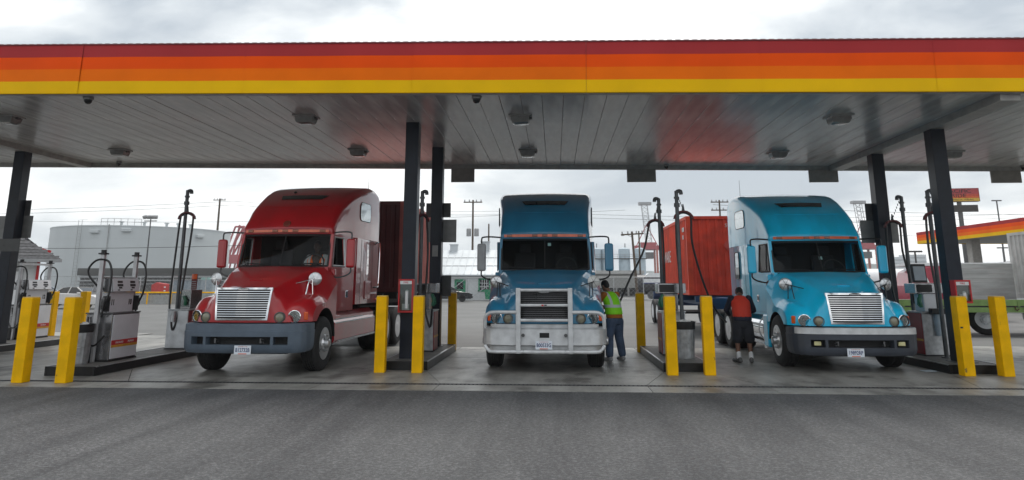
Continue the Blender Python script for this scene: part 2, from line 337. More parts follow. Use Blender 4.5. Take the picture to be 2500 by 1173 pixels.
# ================================================================== BOLLARDS
def bollard(x, y, label, rz=0):
    t = thing('bollard', label, 'bollard', (x, y, 0), rz, 'yellow square bollards guarding the pump islands')
    b = MB(); b.bx(-.1, .1, -.1, .1, 0, 1.405); b.build('post', M_yellow, t, bevel=.012)
    b = MB(); b.bx(-.094, .094, -.094, .094, 1.406, 1.425); b.build('cap', mat('faded_yellow', (.78, .52, .12), .5), t, bevel=.006)
    return t
b0 = bollard(-9.13, 12.09, 'yellow square bollard standing at the long island, outer one away from the red truck', R(-2))
for x, y, lb, rz in [(-8.36, 12.09, 'yellow square bollard standing at the long island, before the trash can by pump 11', -2),
    (-3.34, 13.83, 'yellow square bollard beside the red truck rear wheel at the cabinet island', 2), (-2.62, 13.82, 'yellow square bollard in front of the dark column with red cabinet', 1),
    (2.14, 13.74, 'yellow square bollard hiding the diesel pump beside a galvanised trash can', -1), (2.83, 13.78, 'yellow square bollard next to the man in red vest and the turquoise truck', -2),
    (7.5, 13.94, 'yellow square bollard with a black scuff, below the red cabinet, by the turquoise truck', 3), (8.18, 13.93, 'yellow square bollard in front of the green trailer wheel', 4),
    (-2.61, 18.3, 'yellow bollard at the rear of the cabinet island, before the white building', 0), (2.1, 18.15, 'yellow bollard at the rear of the island beside the man in lime vest', 0),
    (-15.01, 20.8, 'yellow bollard in front of the white car hood by the gatehouse island', -4), (-14.02, 20.8, 'yellow bollard in front of the white car door, half hidden by a pump hose', -4)]:
    dup(b0, lb, (x, y, 0), R(rz))
b = MB(); b.box(0, 0, 0, .05, .004, .03); s = b.build('scuff_mark', M_black, None); s.parent = [o for o in bpy.data.objects if o.get('label', '').startswith('yellow square bollard with a black')][0]; s.location = (-.06, -.1015, .86)
# ================================================================== CANOPY
CX0, CX1, CY0, CY1 = -20, 16, 12.22, 20.28
cn = thing('fuel_canopy', 'long flat fuel station canopy with red, orange and yellow striped fascia', 'canopy', (0, 0, 5.02)); cn.rotation_euler = (0, .0139, 0)
def stripe_mat(name):
    m = bpy.data.materials.new(name); m.use_nodes = True; t = m.node_tree; n = t.nodes; l = t.links; bs = n['Principled BSDF']; bs.inputs['Roughness'].default_value = .45; bs.inputs['Specular IOR Level'].default_value = .1
    c = n.new('ShaderNodeTexCoord'); sp = n.new('ShaderNodeSeparateXYZ'); l.new(c.outputs['Generated'], sp.inputs[0])
    r = n.new('ShaderNodeValToRGB'); r.color_ramp.interpolation = 'CONSTANT'; q = r.color_ramp.elements
    q[0].position = 0; q[0].color = (.88, .51, .0, 1); q[1].position = .25; q[1].color = (.92, .165, .0, 1)
    for p, cc in ((.5, (.90, .085, .0, 1)), (.75, (.42, .036, .04, 1))): k = q.new(p); k.color = cc
    z = n.new('ShaderNodeTexNoise'); z.inputs['Scale'].default_value = 1.2; z.inputs['Detail'].default_value = 6; l.new(c.outputs['Object'], z.inputs[0])
    r2 = n.new('ShaderNodeValToRGB'); r2.color_ramp.elements[0].position = .3; r2.color_ramp.elements[0].color = (.93, .93, .93, 1); r2.color_ramp.elements[1].position = .7; r2.color_ramp.elements[1].color = (1.05, 1.05, 1.05, 1); l.new(z.outputs[0], r2.inputs[0])
    x = n.new('ShaderNodeMixRGB'); x.blend_type = 'MULTIPLY'; x.inputs[0].default_value = 1; l.new(sp.outputs[2], r.inputs[0]); l.new(r.outputs[0], x.inputs[1]); l.new(r2.outputs[0], x.inputs[2]); l.new(x.outputs[0], bs.inputs['Base Color'])
    return m
M_stripe = stripe_mat('fascia_stripes')
M_soffit = mat('grey_soffit_metal', (.45, .445, .432), .24, .0, var=.2, scale=1.3, detail=9, stretch=(3, .5, 1), rvar=.1, spec=.8)
M_trim = mat('canopy_trim', (.32, .31, .29), .45, var=.15)
def panel_face(nw=10):   # slightly oil-canned fascia sheet
    b = MB()
    return b
seam = [-8.86 - 3.1 * 4, -8.86 - 3.1 * 3, -8.86 - 6.2, -8.86 - 3.1, -8.86, -5.70, -2.56, .60, 3.68, 6.66, 9.7, 12.8, 16]
for a, bb in zip(seam, seam[1:]):
    a = max(a, CX0)
    b = MB(); ph = random.uniform(0, 6)
    def fn(u, v, a=a, bb=bb, ph=ph): return (a + .003 + (bb - a - .006) * u, CY0 - .012 + .008 * sin(u * 9 + ph) * sin(v * 2.6 + .3), -.015 + .945 * v)
    b.grid(fn, 24, 8)
    bk = [(x, y + .05, z) for x, y, z in b.v]; k = len(b.v); b.add(bk, [tuple(reversed(f)) for f in b.f])
    b.build('fascia_panel', M_stripe, cn, smooth=40)
b = MB(); b.bx(CX0, CX1, CY0 - .03, CY0 + .05, .932, .95); b.build('fascia_cap', mat('cap_red', (.2, .04, .045), .5), cn)
b = MB()
for i in range(240): x = CX0 + i * .15; b.bx(x, x + .09, CY0 - .02, CY0 + .2, .951, .962)
b.build('roof_flashing', M_trim, cn, kind='stuff')
b = MB(); b.bx(CX0, CX1, CY0 + .05, CY1 - .05, .12, .9); b.build('roof_deck', M_trim, cn)
for nm, y0, y1, z0, z1 in (('front_trim', CY0 + .045, CY0 + .13, -.03, .1), ('back_fascia', CY1 - .08, CY1 + .02, -.12, .95)):
    b = MB(); b.bx(CX0, CX1, y0, y1, z0, z1); b.build(nm, M_trim, cn)
x = CX0; pw = .396
pm = None
while x < CX1 - .2:
    if pm is None:
        b = MB(); b.prism([(-pw / 2 + .002, .007), (-pw / 2 + .008, 0), (pw / 2 - .008, 0), (pw / 2 - .002, .007), (pw / 2 - .002, .04), (-pw / 2 + .002, .04)], CY0 + .13, CY1 - .085, 'xz'); pm = b.build('ceiling_panel', M_soffit, cn); o = pm
    else: o = pm.copy(); COL.objects.link(o)
    o.location = (x + pw / 2, 0, random.uniform(-.001, .0015)); o.rotation_euler = (random.uniform(-.0003, .0003), random.uniform(-.004, .004), 0)
    x += pw
b = MB(); b.bx(CX0, CX1, CY0 + .1, CY1 - .06, .05, .11); b.build('ceiling_void', M_dark, cn)
for xb, w_ in ((-14.06, .30), (7.95, .34)):
    b = MB(); b.bx(xb - w_ / 2, xb + w_ / 2, CY0 + .14, CY1 - .09, -.14, .0); b.build('ceiling_beam', M_trim, cn)
# columns
def column(x, y, label, ztop):
    t = thing('canopy_column', label, 'column', (x, y, .158), 0, 'dark steel columns holding the canopy'); h = ztop - .158
    b = MB(); b.bx(-.14, .14, -.14, .14, .012, h); b.build('shaft', M_col, t, bevel=.006)
    b = MB(); b.bx(-.2, .2, -.2, .2, 0, .012); b.build('base_plate', M_dgrey, t)
    return t
zt = lambda x: 5.02 - .0139 * x
cols = {}
for x, y, lb, dz in ((-3.02, 14.78, 'dark steel column with red extinguisher cabinet, standing before the thinner rear column', 0), (-2.94, 17.62, 'dark rear steel column with two grey plates on its side, right of the diesel mast', 0),
    (7.88, 14.78, 'dark steel column behind the scuffed bollard with red cabinet', -.14), (7.92, 17.62, 'dark rear steel column carrying grey plates beside the turquoise truck mirror', -.14), (-14.06, 17.62, 'dark steel column with grey plates beside the gatehouse', -.14), (-14.06, 14.78, 'dark steel column at the front of the gatehouse island', -.14)):
    cols[(round(x), round(y))] = column(x, y, lb, zt(x) + dz - .002)
def plates(key, items):
    c = cols[key]
    for (x0, x1, z0, z1, y, m) in items:
        b = MB(); b.bx(x0 - c.location.x, x1 - c.location.x, y, y + .012, z0 - .158, z1 - .158); b.build('side_plate', m, c)
M_plate = mat('plate_grey', (.22, .22, .215), .45, .3, var=.12); M_plate2 = mat('plate_dark', (.07, .07, .072), .5, var=.2)
plates((-3, 18), [(-3.25, -2.62, 3.3, 3.66, .145, M_plate2), (-3.2, -2.47, 2.67, 3.24, .16, M_plate), (-2.82, -2.58, 1.35, 1.85, .15, M_plate2)])
plates((8, 18), [(7.62, 8.1, 3.16, 3.58, .145, M_plate2), (7.47, 8.36, 2.62, 3.17, .16, M_plate)])
plates((-14, 18), [(-14.3, -13.77, 3.40, 3.81, .145, M_plate2), (-14.75, -13.68, 2.82, 3.40, .16, M_plate), (-14.3, -13.70, 2.46, 2.78, -.155, mat('plate_smoked', (.05, .05, .05), .3)), (-14.75, -14.28, 1.75, 2.1, .17, M_plate)])
b = MB(); b.bx(-.08, .06, -.152, -.1405, 2.15, 2.42); b.build('notice', M_plate, cols[(-3, 18)])
# red extinguisher cabinets on columns
def cabinet(x, y, z, label, w_, h):
    t = thing('extinguisher_cabinet', label, 'cabinet', (x, y, z), 0, 'red extinguisher cabinets on columns')
    b = MB(); b.bx(-w_ / 2, w_ / 2, .02, .15, 0, h); b.build('box', M_redp, t, bevel=.008)
    b = MB(); b.bx(-w_ / 2 + .03, w_ / 2 - .03, .012, .02, .05, h - .1); b.build('back_panel', M_plate, t)
    b = MB(); b.cyl((.02, .0, .08), (.02, .0, h - .24), .035); b.ell((.02, 0, h - .24), (.035, .012, .03)); b.build('extinguisher_label', M_white, t, smooth=40)
    for s in (-1, 1): b = MB(); b.bx(s * (w_ / 2 - .025), s * w_ / 2, -.03, .019, 0, h); b.build('door_frame', M_redp, t)
    for z0, z1 in ((0, .03), (h - .03, h)): b = MB(); b.bx(-w_ / 2 + .025, w_ / 2 - .025, -.03, .019, z0, z1); b.build('door_frame', M_redp, t)
    b = MB(); b.bx(-w_ / 2 + .03, w_ / 2 - .03, -.022, -.016, h - .1, h - .035); s = b.build('header_sign', M_white, t)
    text('header_lettering', 'FIRE', .055, M_redp, s, (0, -.024, h - .068), (R(90), 0, 0), .001)
    b = MB(); b.bx(-w_ / 2 + .03, w_ / 2 - .03, -.019, -.016, .035, h - .105); b.build('door_pane', M_clear, t)
    b = MB(); b.bx(-.07, .07, -.015, .01, .05, .17); b.build('tag_card', M_white, t)
    return t
cabinet(-3.02, 14.47, 1.08, 'tall red fire extinguisher cabinet on the dark column between red and blue trucks', .30, .66)
cabinet(7.89, 14.47, 1.28, 'short red fire extinguisher cabinet on the column above the scuffed bollard', .30, .44)
# hanging lane boards
for x0, x1, z0, z1, lb in ((-2.98, -2.3, 4.54, 4.94, 'brown board hanging from the canopy edge beside the dark rear column'), (2.1, 2.92, 4.50, 4.87, 'brown board hanging from the canopy edge above the red container'), (7.2, 8.0, 4.45, 4.80, 'brown board hanging from the canopy edge beside the turquoise truck roof'), (12.15, 12.95, 4.39, 4.73, 'brown board hanging from the canopy edge above the second canopy')):
    t = thing('lane_board', lb, 'board', ((x0 + x1) / 2, 20.16, z0), 0, 'lane boards hanging from the rear canopy edge')
    b = MB(); hw = (x1 - x0) / 2; b.bx(-hw, hw, 0, .05, 0, z1 - z0); b.build('board_face', mat('brown_board', (.22, .205, .185), .6), t)
    for s in (-1, 1): b = MB(); b.bx(s * (hw - .1), s * (hw - .14), .055, .075, .05, z1 - z0 + .12); b.build('hanger', M_dgrey, t)
# ceiling lights
def ceil_light(x, y, label):
    t = thing('canopy_light', label, 'light', (x, y, zt(x)), 0, 'canopy ceiling lights')
    b = MB(); b.bx(-.24, .24, -.2, .2, -.03, 0); b.build('mounting_frame', mat('light_frame', (.32, .32, .31), .4, .3), t, bevel=.01)
    b = MB(); ring = lambda s, z: [(sx * s, sy * s, z) for sx, sy in ((-.19, -.15), (-.15, -.17), (.15, -.17), (.19, -.15), (.19, .15), (.15, .17), (-.15, .17), (-.19, .15))]
    b.loft([ring(1.05, -.031), ring(1.0, -.05), ring(.97, -.1), ring(.85, -.155), ring(.6, -.17)]); b.build('lens', mat('frosted_lens', (.20, .20, .19), .2, var=.2, coat=.5), t, smooth=40)
    b = MB(); b.bx(.195, .235, -.05, .05, -.075, -.031); b.build('latch', M_dgrey, t)
    return t
for i, (x, y, lb) in enumerate([(-11.7, 14.1, 'boxy canopy light near the left corner column, front row'), (-5.17, 14.1, 'boxy canopy light above the red truck hood, front row'), (-.67, 14.1, 'boxy canopy light above the blue truck hood, front row'), (5.71, 14.1, 'boxy canopy light above the turquoise truck hood, front row'),
    (-11.65, 18.0, 'boxy canopy light above the tall hose mast island, rear row'), (-5.12, 17.95, 'boxy canopy light above the red truck roof, rear row'), (-.66, 17.95, 'boxy canopy light above the blue truck roof, rear row'), (5.71, 18.05, 'boxy canopy light above the turquoise truck roof, rear row'), (9.96, 18.0, 'boxy canopy light behind the dark column over the empty lane, rear row')]):
    ceil_light(x, y, lb)
def dome_cam(x, y, label, r=.09):
    t = thing('dome_camera', label, 'camera', (x, y, zt(x)), 0, 'dome cameras on the canopy ceiling')
    b = MB(); b.lathe([(r, 0), (r * 1.05, -.02), (r * .95, -.06)]); b.build('housing', M_plate, t, smooth=40)
    b = MB(); b.lathe([(r * .8, -.0605), (r * .75, -.1), (r * .45, -.135), (.001, -.145)]); b.build('dome', M_dglass, t, smooth=60)
for a in ((-8.84, 12.5, 'dome camera behind the striped fascia left of the red truck'), (-1.4, 12.5, 'dome camera behind the striped fascia above the blue truck'), (-12.85, 19.85, 'small dome camera at the rear canopy edge behind the left light', .07), (3.2, 20.0, 'small dome camera at the rear canopy edge above the red container', .07), (12.9, 19.95, 'small dome camera at the rear canopy edge above the second canopy', .07)): dome_cam(*a)
# ================================================================== TRUCKS
def ss(a, b, x):
    t = max(0, min(1, (x - a) / (b - a))); return t * t * (3 - 2 * t)
def smax(a, b, k=.06): 
    h = max(0, min(1, .5 + .5 * (a - b) / k)); return b + (a - b) * h + k * h * (1 - h)
ZC = [(.1, 1.50), (.35, 1.56), (.8, 1.72), (1.2, 1.85), (1.6, 1.945), (1.95, 1.965)]
WH = [(.1, .56), (.5, .62), (1.0, .76), (1.9, .985)]
ZF = [(.1, 1.05), (.25, 1.13), (.4, 1.24), (.7, 1.345), (1.1, 1.395), (1.5, 1.38), (1.9, 1.28)]
def yfront(x):
    x = abs(x)
    return .085 + .05 * (min(x, .55) / .55) ** 2 + (.42 * ((x - .55) / .62) ** 2 if x > .55 else 0)
def hood_z(x, y):
    a = abs(x); zc = lerp(ZC, y); wv = lerp(WH, y)
    zh = zc - .03 * (a / wv) ** 2 - (1.9 * max(0, a - wv + .05) ** 1.25 if a > wv - .05 else 0)
    zf = lerp(ZF, y); d = a - .92
    zf = zf - .17 * (abs(d) / .25) ** 3.2 if d > 0 else zf - .35 * d * d
    H = smax(zh, zf, .09)
    t = (y - yfront(x)) ; g = 1 - ss(.5, .62, a); Lr = .30 * (1 - g) + .17 * g; p = 2.5 + 1.8 * g
    t = max(0, min(1, t / Lr)); zb = .905
    return zb + (H - zb) * (1 - (1 - t) ** p) ** (1 / p)
def side_x(y, z): return .99 + .104 * (y - 1.8) - .045 * max(0, (z - 1.95) / .65)
ROOF = [(1.90, 2.715, .955), (1.915, 2.76, .975), (1.97, 2.85, .985), (2.10, 3.0, .99), (2.3, 3.19, 1.0), (2.5, 3.32, 1.01), (2.75, 3.45, 1.03), (3.1, 3.61, 1.07), (3.5, 3.75, 1.12), (3.9, 3.85, 1.15), (4.3, 3.91, 1.16), (4.65, 3.92, 1.16), (4.9, 3.88, 1.16), (5.05, 3.80, 1.155), (5.12, 3.68, 1.145), (5.135, 3.5, 1.14)]
def roof_bow(x, y): return .13 * (x / 1.0) ** 2 * math.exp(-max(0, y - 1.9) / .7)
def wheel(root, x, y, side, dual=False, chromed=True, r=.51):
    wt = .30 if not dual else .62
    b = MB(); h = wt / 2
    prof = [(.30, -h), (.40, -h - .012), (.47, -h + .004), (.498, -h + .03), (r, -h + .055)]
    k = 4
    for i in range(k):
        a0 = -h + .06 + (wt - .12) * i / k; a1 = -h + .06 + (wt - .12) * (i + 1) / k
        if dual and i == 2: prof += [(.44, a0 - .02), (.44, a0 + .02)]
        prof += [(r, a0), (r, a1 - .014), (r - .012, a1 - .010), (r - .012, a1 - .004)]
    prof += [(r, h - .055), (.498, h - .03), (.47, h - .004), (.40, h + .012), (.30, h)]
    b.lathe(prof, (0, 0, 0), 'x', 40); o = b.build('wheel', M_rubber, root, smooth=35); o.location = (x, y, r)
    s = side; b = MB()
    if not dual:
        b.lathe([(.305, s * (h + .004)), (.285, s * (h + .006)), (.27, s * (h - .03)), (.255, s * (h - .05)), (.19, s * (h - .02)), (.155, s * (h + .02)), (.14, s * (h + .04)), (.085, s * (h + .045)), (.08, s * (h + .10)), (.06, s * (h + .115)), (.001, s * (h + .115))], (0, 0, 0), 'x', 32)
    else:
        b.lathe([(.305, s * (h + .004)), (.285, s * (h + .004)), (.27, s * (h - .06)), (.25, s * (h - .15)), (.16, s * (h - .17)), (.13, s * (h - .15)), (.11, s * (h - .01)), (.09, s * (h + .01)), (.001, s * (h + .015))], (0, 0, 0), 'x', 32)
    rim = b.build('rim', M_alu if chromed else M_white, o, smooth=35)
    b = MB()
    for i in range(10):
        t = 2 * pi * i / 10; d = h + (.02 if not dual else -.155); b.cyl((s * d, .145 * cos(t), .145 * sin(t)), (s * (d + .035), .145 * cos(t), .145 * sin(t)), .016, n=6)
    b.build('lug_nuts', M_steel, o, kind='stuff')
    b = MB()
    for i in range(10):
        t = 2 * pi * (i + .5) / 10; d = h - (.030 if not dual else .150); b.cyl((s * (d - .005), .222 * cos(t), .222 * sin(t)), (s * (d + .012), .222 * cos(t), .222 * sin(t)), .027, n=10)
    b.build('hand_holes', M_dark, o, kind='stuff')
    return o
M_bunk = mat('bunk_glass', (.42, .46, .48), .05, 1, var=.05, rvar=.02)
def make_truck(kind, label, pose, dz, paint, bump_mat, opts):
    root = thing('semi_truck', label, 'truck', (pose[0], pose[1], 0), pose[2])
    def B(mb, name, m, parent=root, **k):
        if parent is root: mb.v = [(x, y, z + dz) for x, y, z in mb.v]
        return mb.build(name, m, parent, **k)
    # hood with fenders
    def hf(u, v):
        x = -1.17 + 2.34 * u; ye = 1.60 + .27 * min(1.05, abs(x)) ** 2; yf = yfront(x)
        y = yf + (ye - yf) * v ** 1.9
        return (x, y, hood_z(x, y))
    b = MB(); b.grid(hf, 72, 36)
    for s in (0, 1):   # fender sides with wheel arch
        top = [hf(s, j / 36) for j in range(37)]
        def low(y):
            q = .63 ** 2 - (y - 1.27) ** 2
            return max(.905, .5 + math.sqrt(q)) if q > 0 else .905
        n = len(b.v); b.v += top + [(x, y, min(z, low(y))) for x, y, z in top]
        b.f += [(n + j, n + j + 1, n + 37 + j + 1, n + 37 + j) for j in range(36)]
    hood = B(b, 'hood', paint, smooth=50)
    b = MB(); b.bx(-.8, .8, .3, 1.95, .34, 1.02); B(b, 'engine_bay', M_dark); b = MB(); b.bx(-.7, .7, 1.96, 5.1, .34, 1.0); B(b, 'underbody_light_block', M_dark)  # underbody box added behind a lowered engine bay to block light under the truck
    for s in (-1, 1):
        b = MB(); b.grid(lambda u, v, s=s: (s * (.80 + .355 * v), 1.27 + .66 * cos(pi * (.02 + .96 * u)), .5 + .645 * sin(pi * (.02 + .96 * u)) * (1 if True else 1)), 16, 2); B(b, 'wheel_well', M_dark, smooth=60)
    # hood badge slot + emblem
    b = MB(); b.box(0, .62, hood_z(0, .62) + .008, .24, .05, .018, rx=.28); B(b, 'hood_scoop', paint, bevel=.006)
    # grille
    if True:
        M_gr = M_chrome if kind != 'blue' else mat('dark_grille', (.10, .10, .105), .3, .8)
        def gy(x, z): return yfront(x) - .025 + .05 * ((z - .93) / .6) ** 2
        ctop, cbot, wt_, wb_ = 1.525, .945, .535, .49
        def ginner(u, v): z = cbot + (ctop - cbot) * v; wv = wb_ + (wt_ - wb_) * v; x = -wv + 2 * wv * u; return (x, gy(x, z), z)
        # frame ring
        pts = []
        for u in range(13): pts.append(ginner(u / 12, 0))
        for v in range(1, 12): pts.append(ginner(1, v / 12))
        for u in range(13): pts.append(ginner(1 - u / 12, 1))
        for v in range(1, 12): pts.append(ginner(0, 1 - v / 12))
        b = MB(); n = len(pts); ins = []
        for x, y, z in pts:
            fx = x * .93; zc_ = (ctop + cbot) / 2; fz = zc_ + (z - zc_) * .88; ins.append((fx, y - .004, fz))
        back = [(x, y + .05, z) for x, y, z in pts]; bi = [(x, y + .05, z) for x, y, z in ins]
        b.v = pts + ins + back + bi
        for i in range(n):
            j = (i + 1) % n; b.f += [(i, j, n + j, n + i), (i, 2 * n + i, 2 * n + j, j), (n + i, n + j, 3 * n + j, 3 * n + i)]
        fr = B(b, 'grille', M_chrome if kind != 'blue' else M_gr, smooth=40)
        b = MB(); b.grid(lambda u, v: tuple(Vector(ginner(.02 + .96 * u, .03 + .94 * v)) + Vector((0, .010, 0))), 12, 4); o = B(b, 'grille_mesh', M_dark); o.parent = fr
        b = MB(); nb = 12
        for i in range(nb):
            z = cbot + (ctop - cbot) * (.085 + .83 * (i + .5) / nb); wv = (wb_ + (wt_ - wb_) * (z - cbot) / (ctop - cbot)) * .94
            b.loft([[(x, gy(x, z) + yo, z + zo) for yo, zo in ((-.006, .006), (-.008, -.005), (.004, -.006), (.004, .006))] for x in [-wv + 2 * wv * k / 10 for k in range(11)]])
        o = B(b, 'grille_bars', M_gr, kind='stuff'); o.parent = fr
        b = MB(); b.prism([(.11 * cos(t * pi / 8), ctop - .028 + .028 * sin(t * pi / 8)) for t in range(16)], yfront(0) - .012 + .03, yfront(0) + .02, 'xz'); o = B(b, 'badge', M_dgrey); o.parent = fr
        t_ = text('badge_lettering', 'FREIGHTLINER', .03, M_chrome, fr, (0, yfront(0) - .012 + .027, ctop - .03 + dz), (R(90), 0, 0), .001)
    # lamps
    for s in (-1, 1):
        for nm, xx, zz, rr, lm in (('headlight', .915, 1.005, .098, M_clear), ('park_lamp', .69, .995, .082, mat('yellowed_lens', (.22, .21, .15), .15, var=.2, coat=1))):
            y = yfront(xx) + .03; yaw = math.atan2(.42 * 2 * (xx - .55) / .62 ** 2, 1) * .38 * s
            M = Matrix.Translation((s * xx, y, zz)) @ Matrix.Rotation(yaw, 4, 'Z')
            def put(mb): mb.v = [tuple(M @ Vector(p)) for p in mb.v]; return mb
            b = MB(); b.lathe([(rr + .016, .05), (rr + .016, -.045), (rr + .004, -.052), (rr, -.03)], axis='y', n=24); ring = B(put(b), nm, M_chrome if nm == 'headlight' else M_dgrey, smooth=40)
            if nm == 'headlight':
                b = MB(); b.lathe([(rr, -.03), (rr * .9, .01), (rr * .5, .045), (.001, .055)], axis='y', n=24); o = B(put(b), 'reflector', M_chrome, smooth=60); o.parent = ring
                b = MB(); b.lathe([(.02, -.01), (.03, .01), (.02, .03)], axis='y', n=10); o = B(put(b), 'bulb', M_white, smooth=60); o.parent = ring
            b = MB(); b.lathe([(rr, -.03), (rr * .8, -.044), (rr * .4, -.051), (.001, -.053)], axis='y', n=24); o = B(put(b), 'lens', lm, smooth=60); o.parent = ring
        xx = 1.075; b = MB(); b.box(s * xx, yfront(xx) + .012, 1.01, .085, .05, .15, rz=s * .75); o = B(b, 'turn_signal', M_orange, bevel=.02)
    # bumper
    path = [(1.165, .72), (1.172, .5), (1.155, .33), (1.10, .21), (1.0, .12), (.8, .055), (.6, .025), (.3, .008), (0, 0)]
    path = [(-x, y) for x, y in path] + [(x, y) for x, y in reversed(path[:-1])]
    def band(x0, x1, prof):   # prof list of (inset, z)
        P_ = []
        for i in range(61):
            x = -1.172 + 2.344 * i / 60
        pts = []
        # densify path
        for (ax, ay), (bx_, by) in zip(path, path[1:]):
            for k in range(4): t = k / 4; pts.append((ax + (bx_ - ax) * t, ay + (by - ay) * t))
        pts.append(path[-1]); pts = [p for p in pts if x0 - 1e-6 <= p[0] <= x1 + 1e-6]
        rings = []
        for i, p in enumerate(pts):
            a = Vector(pts[max(0, i - 1)]); c = Vector(pts[min(len(pts) - 1, i + 1)]); d = (c - a).normalized(); nrm = Vector((-d.y, d.x))
            rings.append([(p[0] + nrm.x * q, p[1] + nrm.y * q, z) for q, z in prof])
        return rings
    if kind != 'blue':
        b = MB(); b.loft(band(-9, 9, [(.0, .66), (-.004, .75), (.008, .755), (.008, .87), (.03, .885), (.16, .885), (.16, .66)]))
        bm_ = B(b, 'bumper', bump_mat, smooth=35)
        b = MB(); b.loft(band(-9, 9, [(.06, .37), (.03, .40), (.01, .46), (.004, .52), (.16, .52), (.16, .37)])); o = B(b, 'lower_valance', bump_mat, smooth=35); o.parent = bm_
        for x0, x1 in ((-1.2, -.86), (-.68, -.56), (.56, .68), (.86, 1.2)):
            b = MB(); b.loft(band(x0, x1, [(.004, .52), (.0, .66), (.16, .66), (.16, .52)])); o = B(b, 'bumper_web', bump_mat, smooth=35); o.parent = bm_
        b = MB(); b.loft(band(-.9, .9, [(.14, .50), (.14, .68), (.17, .68), (.17, .50)])); o = B(b, 'bumper_void', M_dark); o.parent = bm_
        for s in (-1, 1):
            b = MB(); b.tube([(s * .45, .12, .6), (s * .42, .03, .62), (s * .42, .03, .56), (s * .44, .12, .55)], .016); o = B(b, 'tow_hook', M_dgrey, smooth=40); o.parent = bm_
            if opts.get('fog'):
                b = MB(); b.box(s * .77, .11, .59, .13, .03, .075); o = B(b, 'fog_lamp', mat('fog_lens', (.62, .58, .30), .15, var=.2, coat=1), bevel=.01); o.parent = bm_
        if opts.get('band'):
            b = MB(); b.loft(band(-1.13, 1.16, [(-.008, .765), (-.006, .87), (.02, .884), (.02, .765)])); o = B(b, 'bumper_trim', M_alup, smooth=35); o.parent = bm_
    else:
        b = MB(); b.loft(band(-9, 9, [(.0, .50), (-.03, .52), (-.03, .80), (.0, .83), (.13, .83), (.13, .50)])); bm_ = B(b, 'bumper', M_alup, smooth=35)
        b = MB(); b.loft(band(-9, 9, [(.06, .36), (.05, .50), (.13, .50), (.13, .36)])); o = B(b, 'lower_valance', M_alup, smooth=35); o.parent = bm_
        b = MB(); b.loft(band(-1.05, 1.05, [(.03, .832), (.03, .895), (.15, .895), (.15, .832)])); o = B(b, 'bumper_step', M_alup, smooth=35); o.parent = bm_
        gd = []
        for s in (-1, 1):
            b = MB(); b.bx(s * .49 - .045, s * .49 + .045, -.10, -.055, .37, 1.57); o = B(b, 'guard_upright', M_alup, bevel=.012)
            b = MB(); b.tube([(s * .52, -.075, 1.12), (s * .95, -.06, 1.12), (s * 1.06, -.04, 1.09), (s * 1.115, -.02, 1.02), (s * 1.125, .0, .83)], .035, sub=4, n=10); B(b, 'guard_loop', M_alup, smooth=50)
            b = MB(); b.tube([(s * .4, -.075, .405), (s * .95, -.06, .405), (s * 1.05, -.03, .43), (s * 1.12, .02, .51)], .032, sub=4, n=10); B(b, 'guard_loop', M_alup, smooth=50)
            b = MB(); b.cyl((s * .40, -.06, .70), (s * .40, -.03, .70), .032); B(b, 'tow_eye', M_dgrey, smooth=40)
        for z, r_ in ((1.53, .03), (1.25, .028), (.975, .03)):
            b = MB(); b.cyl((-.445, -.075, z), (.445, -.075, z), r_); B(b, 'guard_rail', M_alup, smooth=40)
        b = MB(); b.bx(-.4, .4, -.105, -.045, .375, .435); B(b, 'guard_rail', M_alup, bevel=.02)
        b = MB(); b.bx(-.09, .09, -.034, -.031, .655, .745); B(b, 'tow_slot', M_dark)
        b = MB(); b.bx(-.05, -.008, -.108, -.104, 1.235, 1.265); B(b, 'guard_badge', M_redp)
        b = MB(); b.bx(.002, .05, -.108, -.104, 1.235, 1.265); B(b, 'guard_badge', M_dgrey)
    # number plate
    px, pz, pw_, ph_, py = opts['plate_at'] ; b = MB(); b.bx(px - pw_ / 2, px + pw_ / 2, py - .006, py, pz - ph_ / 2, pz + ph_ / 2); pl = B(b, 'number_plate', mat('plate_white', (.70, .74, .80), .35, var=.04, scale=8), bevel=.004)
    M_nb = mat('plate_blue', (.03, .05, .16), .4)
    text('plate_number', opts['plate'], ph_ * .60, M_nb, pl, (px, py - .0065, pz - ph_ * .03 + dz), (R(90), 0, 0), .0008, sx=.78, bold=.002)
    text('plate_state', 'WASHINGTON', ph_ * .16, mat('plate_red', (.45, .08, .06), .4), pl, (px, py - .0065, pz + ph_ * .36 + dz), (R(90), 0, 0), .0008)
    b = MB(); b.bx(px - pw_ * .25, px + pw_ * .25, py - .0075, py - .0065, pz - ph_ * .46, pz - ph_ * .38); o = B(b, 'plate_sticker', M_orange); o.parent = pl
    # cab
    def outline(z):
        f = [(-.99, 1.80), (-.7, 1.72), (0, 1.66), (.7, 1.72), (.99, 1.80)]
        return [(x, y, z) for x, y in f] + [(side_x(3.15, z), 3.15, z), (-side_x(3.15, z), 3.15, z)]
    b = MB(); b.loft([outline(1.02), outline(1.6), outline(1.935)]); cab = B(b, 'cab', paint, smooth=30)
    b = MB(); b.bx(-1.04, 1.04, 3.1, 3.14, 1.0, 2.64); o = B(b, 'rear_bulkhead', mat('cab_lining', (.02, .02, .021), .9)); o.parent = cab
    # windshield
    def wsf(x, v): yb = 1.66 + .22 * (x / .97) ** 2; yt = 1.95 + .11 * (x / .97) ** 2; return Vector((x, yb + (yt - yb) * v, 1.95 + .655 * v))
